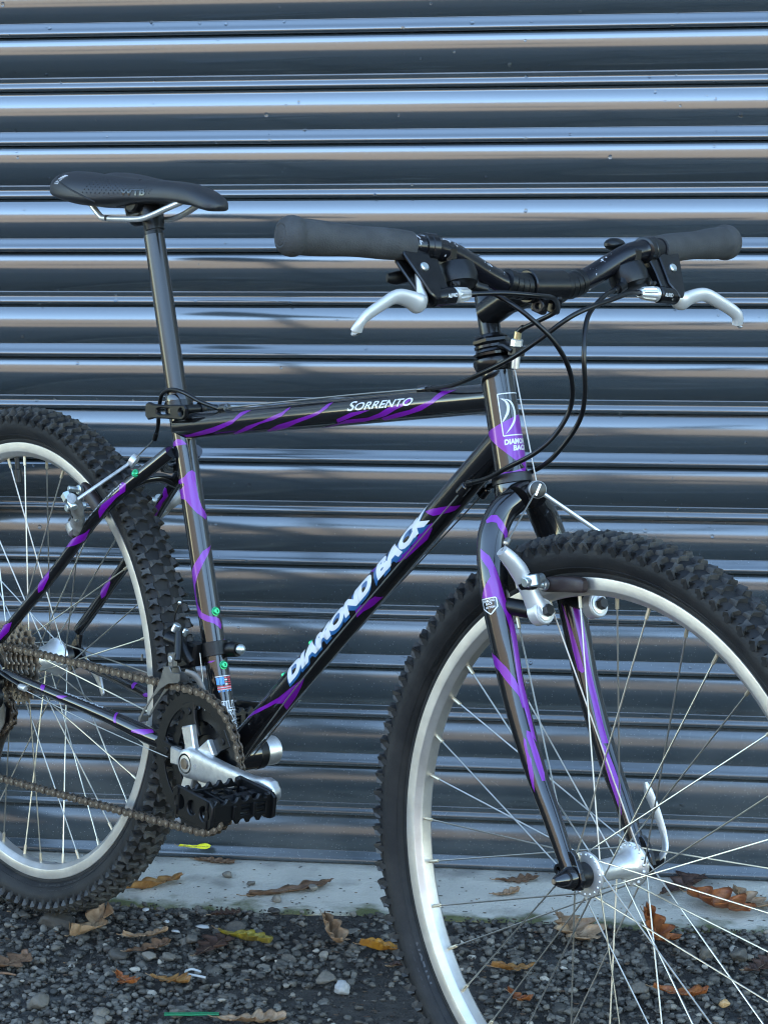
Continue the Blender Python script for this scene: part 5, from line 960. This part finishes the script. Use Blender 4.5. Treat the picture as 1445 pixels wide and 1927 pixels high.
for i in range(1300):
    x = rng.uniform(-.4, 1.3); y = rng.uniform(-.55, .05) if i % 5 else rng.uniform(.05, .22); s_ = rng.uniform(.0015, .0052) * (1 if y < .05 else .6)
    frag.append((x, y, (lift(x, y) + rng.uniform(.001, .0055)) if y < .034 else .0010, s_ * 1.2, s_ * .7, .0006, float(rng.beta(1.4, 2.6))))
tag(scatter("leaf_litter", frag, 1, m_frag), kind="stuff")
# soil sheet with crumbs under the stones
bb = B(); xs = np.concatenate([np.linspace(-2.4, -.7, 40)[:-1], np.linspace(-.7, 1.6, 230), np.linspace(1.6, 3.4, 40)[1:]]); ys = np.concatenate([np.linspace(-2.6, -.8, 40)[:-1], np.linspace(-.80, .036, 90)])
bb.grid([[Vector((x, y, lift(x, y) - .0035 + .0035 * dirt(x, y) + .0016 * noise.noise(Vector((x * 60, y * 60, 0))) + .0012 * noise.noise(Vector((x * 170, y * 170, 4))))) for x in xs] for y in ys])
tag(bb.obj("soil", mat("damp_soil", (.020, .0158, .0118), rough=.9, noise_s=45, noise_c=(.052, .041, .031), bump=.003, bump_s=260, detail=9), sharp=180), kind="structure")
# single stones one can tell apart
def stone(x, y, z, a, b_, c, t, label, m=None, sub=3):
    o = scatter("stone", [(0, 0, 0, a, b_, c, t)], sub, m or m_stone); o.location = (x, y, z); tag(o, label, "stone")
stone(.030, -.060, .012, .034, .024, .020, .10, "big dark rough rock beside the rear tyre on the gravel")
stone(.415, -.199, .010, .019, .012, .011, .50, "pale grey oblong stone on bare soil left of the front tyre")
stone(.437, -.228, .008, .013, .012, .012, .62, "whitish lump just in front of the pale oblong stone", stone_mat("pale_stone", (.10, .10, .10), (.62, .60, .56), .7))
stone(.224, -.093, .008, .014, .010, .010, .42, "light grey egg shaped pebble among the gravel below the crank")
stone(.179, -.153, .007, .011, .008, .007, .55, "flat blue grey pebble next to a brown leaf", None); stone(.203, -.148, .007, .011, .008, .008, .40, "rounded grey pebble touching the flat blue grey one")
stone(.896, -.216, .009, .0085, .0065, .0060, .6, "small tan pebble inside the front wheel", stone_mat("tan_pebble", (.30, .16, .06), (.55, .36, .18), .4))
stone(.286, -.168, .006, .012, .008, .007, .45, "smooth grey pebble lying towards the middle of the gravel"); stone(.085, -.313, .009, .020, .013, .013, .38, "wedge shaped grey stone at the bottom left of the gravel")
stone(.257, -.318, .008, .013, .011, .010, .40, "blocky grey stone near the green plastic strip"); stone(.166, -.331, .009, .014, .012, .012, .48, "pale blocky stone at the lower left of the gravel"); stone(.271, -.056, .009, .016, .013, .012, .14, "dark block of stone just below the yellowing leaf")
stone(.141, -.147, .008, .017, .014, .011, .09, "dark flat stone left of the brown leaves"); stone(.792, -.186, .010, .017, .013, .012, .30, "grey boulder like stone beneath the front hub"); stone(.909, -.066, .010, .018, .013, .012, .28, "grey stone at the edge of the step on the right"); stone(.870, -.059, .010, .018, .012, .012, .33, "second grey stone at the edge of the step, left of its neighbour")
stone(.212, .154, .006, .009, .0075, .006, .6, "rounded glassy pebble on the concrete by the thin brown leaf"); stone(.251, .127, .004, .008, .006, .0045, .5, "small grey chip alone on the concrete step"); stone(.298, .071, .006, .009, .008, .007, .66, "pale pebble lying on the left end of the long wet leaf"); stone(.339, .113, .006, .008, .007, .006, .62, "pale pebble on the right end of the long wet leaf")
# oak leaves
def leaf_mat(name, c0, c1): return mat(name, c0, rough=.5, noise_s=85, noise_c=c1, bump=.0006, bump_s=240, spec=.35)
LM_ = {"rust": leaf_mat("leaf_rust", (.16, .040, .012), (.30, .095, .025)), "brown": leaf_mat("leaf_brown", (.085, .042, .022), (.17, .09, .048)), "tan": leaf_mat("leaf_tan", (.20, .115, .062), (.31, .20, .12)), "gold": leaf_mat("leaf_gold", (.32, .14, .015), (.20, .075, .015)), "yellow": leaf_mat("leaf_yellow", (.27, .20, .02), (.14, .10, .03)), "dark": leaf_mat("leaf_dark", (.035, .018, .013), (.075, .036, .022)), "lemon": leaf_mat("leaf_lemon", (.68, .60, .01), (.60, .56, .03)), "amber": leaf_mat("leaf_amber", (.17, .065, .014), (.29, .14, .045))}
m_vein = mat("leaf_vein", (.19, .115, .06), rough=.6)
def leaf(x0, y0, x1, y1, z, c, wid, curl, label, bend=.0, lobes=4, roll=0., seed=0):
    g = random.Random(seed * 7 + 11); A = Vector((x0, y0, 0)); Bv = Vector((x1, y1, 0)); L = max((Bv - A).length, .02); ux = (Bv - A).normalized(); uy = Vector((-ux.y, ux.x, 0)); mid = (A + Bv) / 2
    nt_, nv_ = 64, 13; ph = g.uniform(.3, .6); ampl = [g.uniform(.72, 1.15) for _ in range(12)]; b = B(); top = []
    for i in range(nt_ + 1):
        t = i / nt_; row = []
        for j in range(nv_):
            v = -1 + 2 * j / (nv_ - 1); sgn = 1 if v > 0 else -1; q = lobes * (t + .05 * sgn) + ph; kq = int(math.floor(q)); am = lerp(ampl[(kq * 2 + (sgn > 0)) % 12], ampl[((kq + 1) * 2 + (sgn > 0)) % 12], q - kq)
            lob = .5 - .5 * math.cos(2 * math.pi * q); lob = lob ** .55; env = math.sin(math.pi * min(1, t ** 1.25 * .96 + .02)) ** .62 * (.50 + .60 * t)
            w = wid * L * max(.016, env * (.30 + .70 * lob * am)) * (1 + .05 * noise.noise(Vector((t * 30, v, seed))))
            yy = v * w; xx = (t - .5) * L + abs(v) ** 1.5 * .05 * L * am + .012 * L * noise.noise(Vector((t * 4, v * 1.5, seed + 9)))
            zz = curl * L * (abs(v) ** 1.6) * (.6 + .4 * math.sin(5 * t + seed)) + bend * L * (4 * (t - .5) ** 2) + .10 * abs(yy) + .045 * L * noise.noise(Vector((t * 3.5, v * 1.6, seed))) + .012 * L * noise.noise(Vector((t * 12, v * 5, seed)))
            cr_, sr_ = math.cos(roll), math.sin(roll); row.append(ux * xx + uy * (yy * cr_ - zz * sr_) + Vector((0, 0, zz * cr_ + yy * sr_)))
        top.append(row)
    zmin = min(p.z for r in top for p in r); top = [[p - Vector((0, 0, zmin)) for p in r] for r in top]; bot = [[p - Vector((0, 0, .0004)) for p in r] for r in top]
    ringp = [list(r) + list(q[::-1]) for r, q in zip(top, bot)]; b.grid(ringp, True, 0, True)
    rib = [top[i][nv_ // 2] + Vector((0, 0, .0002)) for i in range(0, nt_, 3)]; stemv = [rib[0] - ux * .12 * L + Vector((0, 0, .03 * L)), rib[0] - ux * .05 * L] + rib; 
    for i in range(8, nt_ - 6, 8):
        for sg in (-1, 1):
            c0 = nv_ // 2; b.tube([top[i + q][c0 + sg * q] + Vector((0, 0, .0002)) for q in range(0, 6)], [.0004, .00035, .0003, .00025, .0002, .00012], 4, 0)
    b.tube(stemv, [.0006] * 2 + [lerp(.0007, .0002, k / len(rib)) for k in range(len(rib))], 6, 1)
    o = b.obj("oak_leaf", [LM_[c], m_vein], None, (mid.x, mid.y, z), sharp=180); tag(o, label, "leaf", "fallen oak leaves")
LV = [(.081, .069, .150, .133, .001, "amber", .20, .10, "long orange brown leaf on the concrete beside the rear tyre", .06), (.149, .212, .207, .206, .001, "brown", .22, .05, "thin brown leaf flat against the foot of the shutter", .02),
 (.255, .074, .355, .141, .001, "brown", .17, .03, "long wet brown leaf with pale pebbles lying on it", .02), (.576, .178, .632, .192, .001, "brown", .34, .04, "plain brown leaf on the concrete left of the front hub", .04), (.579, .121, .613, .137, .001, "tan", .30, .16, "small pale curled leaf in front of the plain brown one", .1),
 (.800, .140, .850, .220, .001, "dark", .32, .08, "dark reddish leaf on the concrete seen through the spokes", .05), (.836, .135, .920, .084, .003, "rust", .36, .16, "large rich red brown oak leaf on the concrete step", .08), (.895, .165, .945, .112, .001, "tan", .33, .14, "pale tan leaf right of the large red brown one", .10),
 (.072, -.132, .093, -.038, .010, "tan", .26, .16, "tan pointed leaf on the gravel near the rear tyre", .12), (.132, -.103, .186, -.085, .010, "tan", .20, .12, "pale pinkish narrow leaf on the gravel", .06), (.150, -.150, .196, -.115, .008, "brown", .34, .08, "brown leaf just below the pale narrow leaf", .05),
 (.250, -.072, .325, -.107, .010, "yellow", .18, .14, "long yellowing leaf lying across the gravel", .06), (.378, -.028, .421, -.112, .008, "tan", .20, .22, "curled tan leaf standing up near the front tyre", .16), (.438, -.102, .500, -.097, .008, "gold", .22, .16, "golden orange leaf touching the front tyre", .1),
 (-.010, -.235, .034, -.182, .010, "brown", .42, .1, "wide pale brown leaf at the left border of the gravel", .05), (.156, -.222, .190, -.250, .009, "rust", .38, .14, "small crumpled rust leaf among the left gravel", .08), (.200, -.222, .252, -.238, .009, "amber", .40, .12, "olive brown leaf on the gravel near the white hook", .05),
 (.310, -.340, .390, -.336, .010, "tan", .26, .08, "pale pinkish leaf beside the green plastic strip", .04), (.672, .038, .724, -.046, .006, "tan", .40, .12, "broad tan oak leaf lying over the mossy edge of the step", .08), (.785, .034, .825, -.055, .008, "rust", .26, .20, "slim rust leaf leaning on the edge of the step", .15),
 (.610, -.152, .662, -.143, .010, "amber", .27, .14, "orange brown leaf on the gravel inside the front wheel", .08), (.638, -.218, .668, -.243, .009, "rust", .34, .18, "small rust leaf below the orange brown one inside the wheel", .1), (.808, -.188, .872, -.203, .009, "rust", .26, .12, "long dark red leaf on the gravel below the hub", .06),
 (.915, -.125, .950, -.085, .009, "dark", .40, .1, "crumpled dark brown leaf at the right border of the gravel", .1), (.238, -.150, .264, -.085, .008, "dark", .40, .08, "sodden dark leaf between the yellowing and olive leaves", .04), (.226, -.014, .262, .006, .008, "dark", .40, .1, "dark red brown leaf scrap at the edge of the step", .06), (.484, -.150, .520, -.128, .007, "dark", .40, .08, "flat dark leaf remains in the soil beside the front tyre", .03)]
for i, q in enumerate(LV): leaf(*q[:9], bend=q[9], seed=i, lobes=4 + (i % 2))
leaf(.128, .2105, .172, .2105, .0215 - .0008, "lemon", .17, .03, "bright yellow leaf stuck on the bottom edge of the shutter", .02, 1, R(25), 77)
# litter
m_wht = mat("white_plastic", (.34, .34, .33), rough=.5); m_grn = mat("green_plastic", (.006, .15, .06), rough=.3)
for x, y, a, b_, lab in ((.138, -.008, .007, .005, "white flake at the edge of the step"), (.176, -.045, .0055, .005, "white chip above the narrow leaf"), (.196, -.078, .0095, .0035, "white sliver beside the yellowing leaf"), (.228, -.058, .012, .006, "white crumpled shard left of the yellowing leaf")):
    o = scatter("plastic_chip", [(0, 0, 0, a, b_, .0022, .9)], 2, m_wht); o.location = (x, y, .012); tag(o, lab, "litter")
b = B(); b.tube([(.006, .006, .002), (-.006, .010, .003), (-.012, .003, .003), (-.008, -.005, .003), (.004, -.009, .003), (.016, -.011, .002)], .0016, 8, res=5); o = b.obj("plastic_hook", m_wht, None, (.254, -.212, .011)); tag(o, "white bent plastic hook on the gravel", "litter")
b = B(); b.prism([(-.032, -.0035), (-.020, -.0030), (.0, -.0042), (.020, -.0030), (.033, -.0038), (.032, .0025), (.010, .0040), (-.010, .0030), (-.033, .0036)], (0, 0, 0), (1, .10, .02), (-.10, 1, .05), (0, 0, 1), .0016, .0004); o = b.obj("plastic_strip", m_grn, None, (.279, -.331, .012)); tag(o, "shiny green plastic strip at the bottom of the gravel", "litter")
b = B(); b.tube([(-.026, -.004, 0), (-.008, .001, .002), (.012, .002, .003), (.026, .000, .002)], [.0014, .0018, .0016, .0010], 8, res=4); o = b.obj("twig", LM_["brown"], None, (.012, -.246, .012)); tag(o, "thin brown twig at the left border of the gravel", "twig")
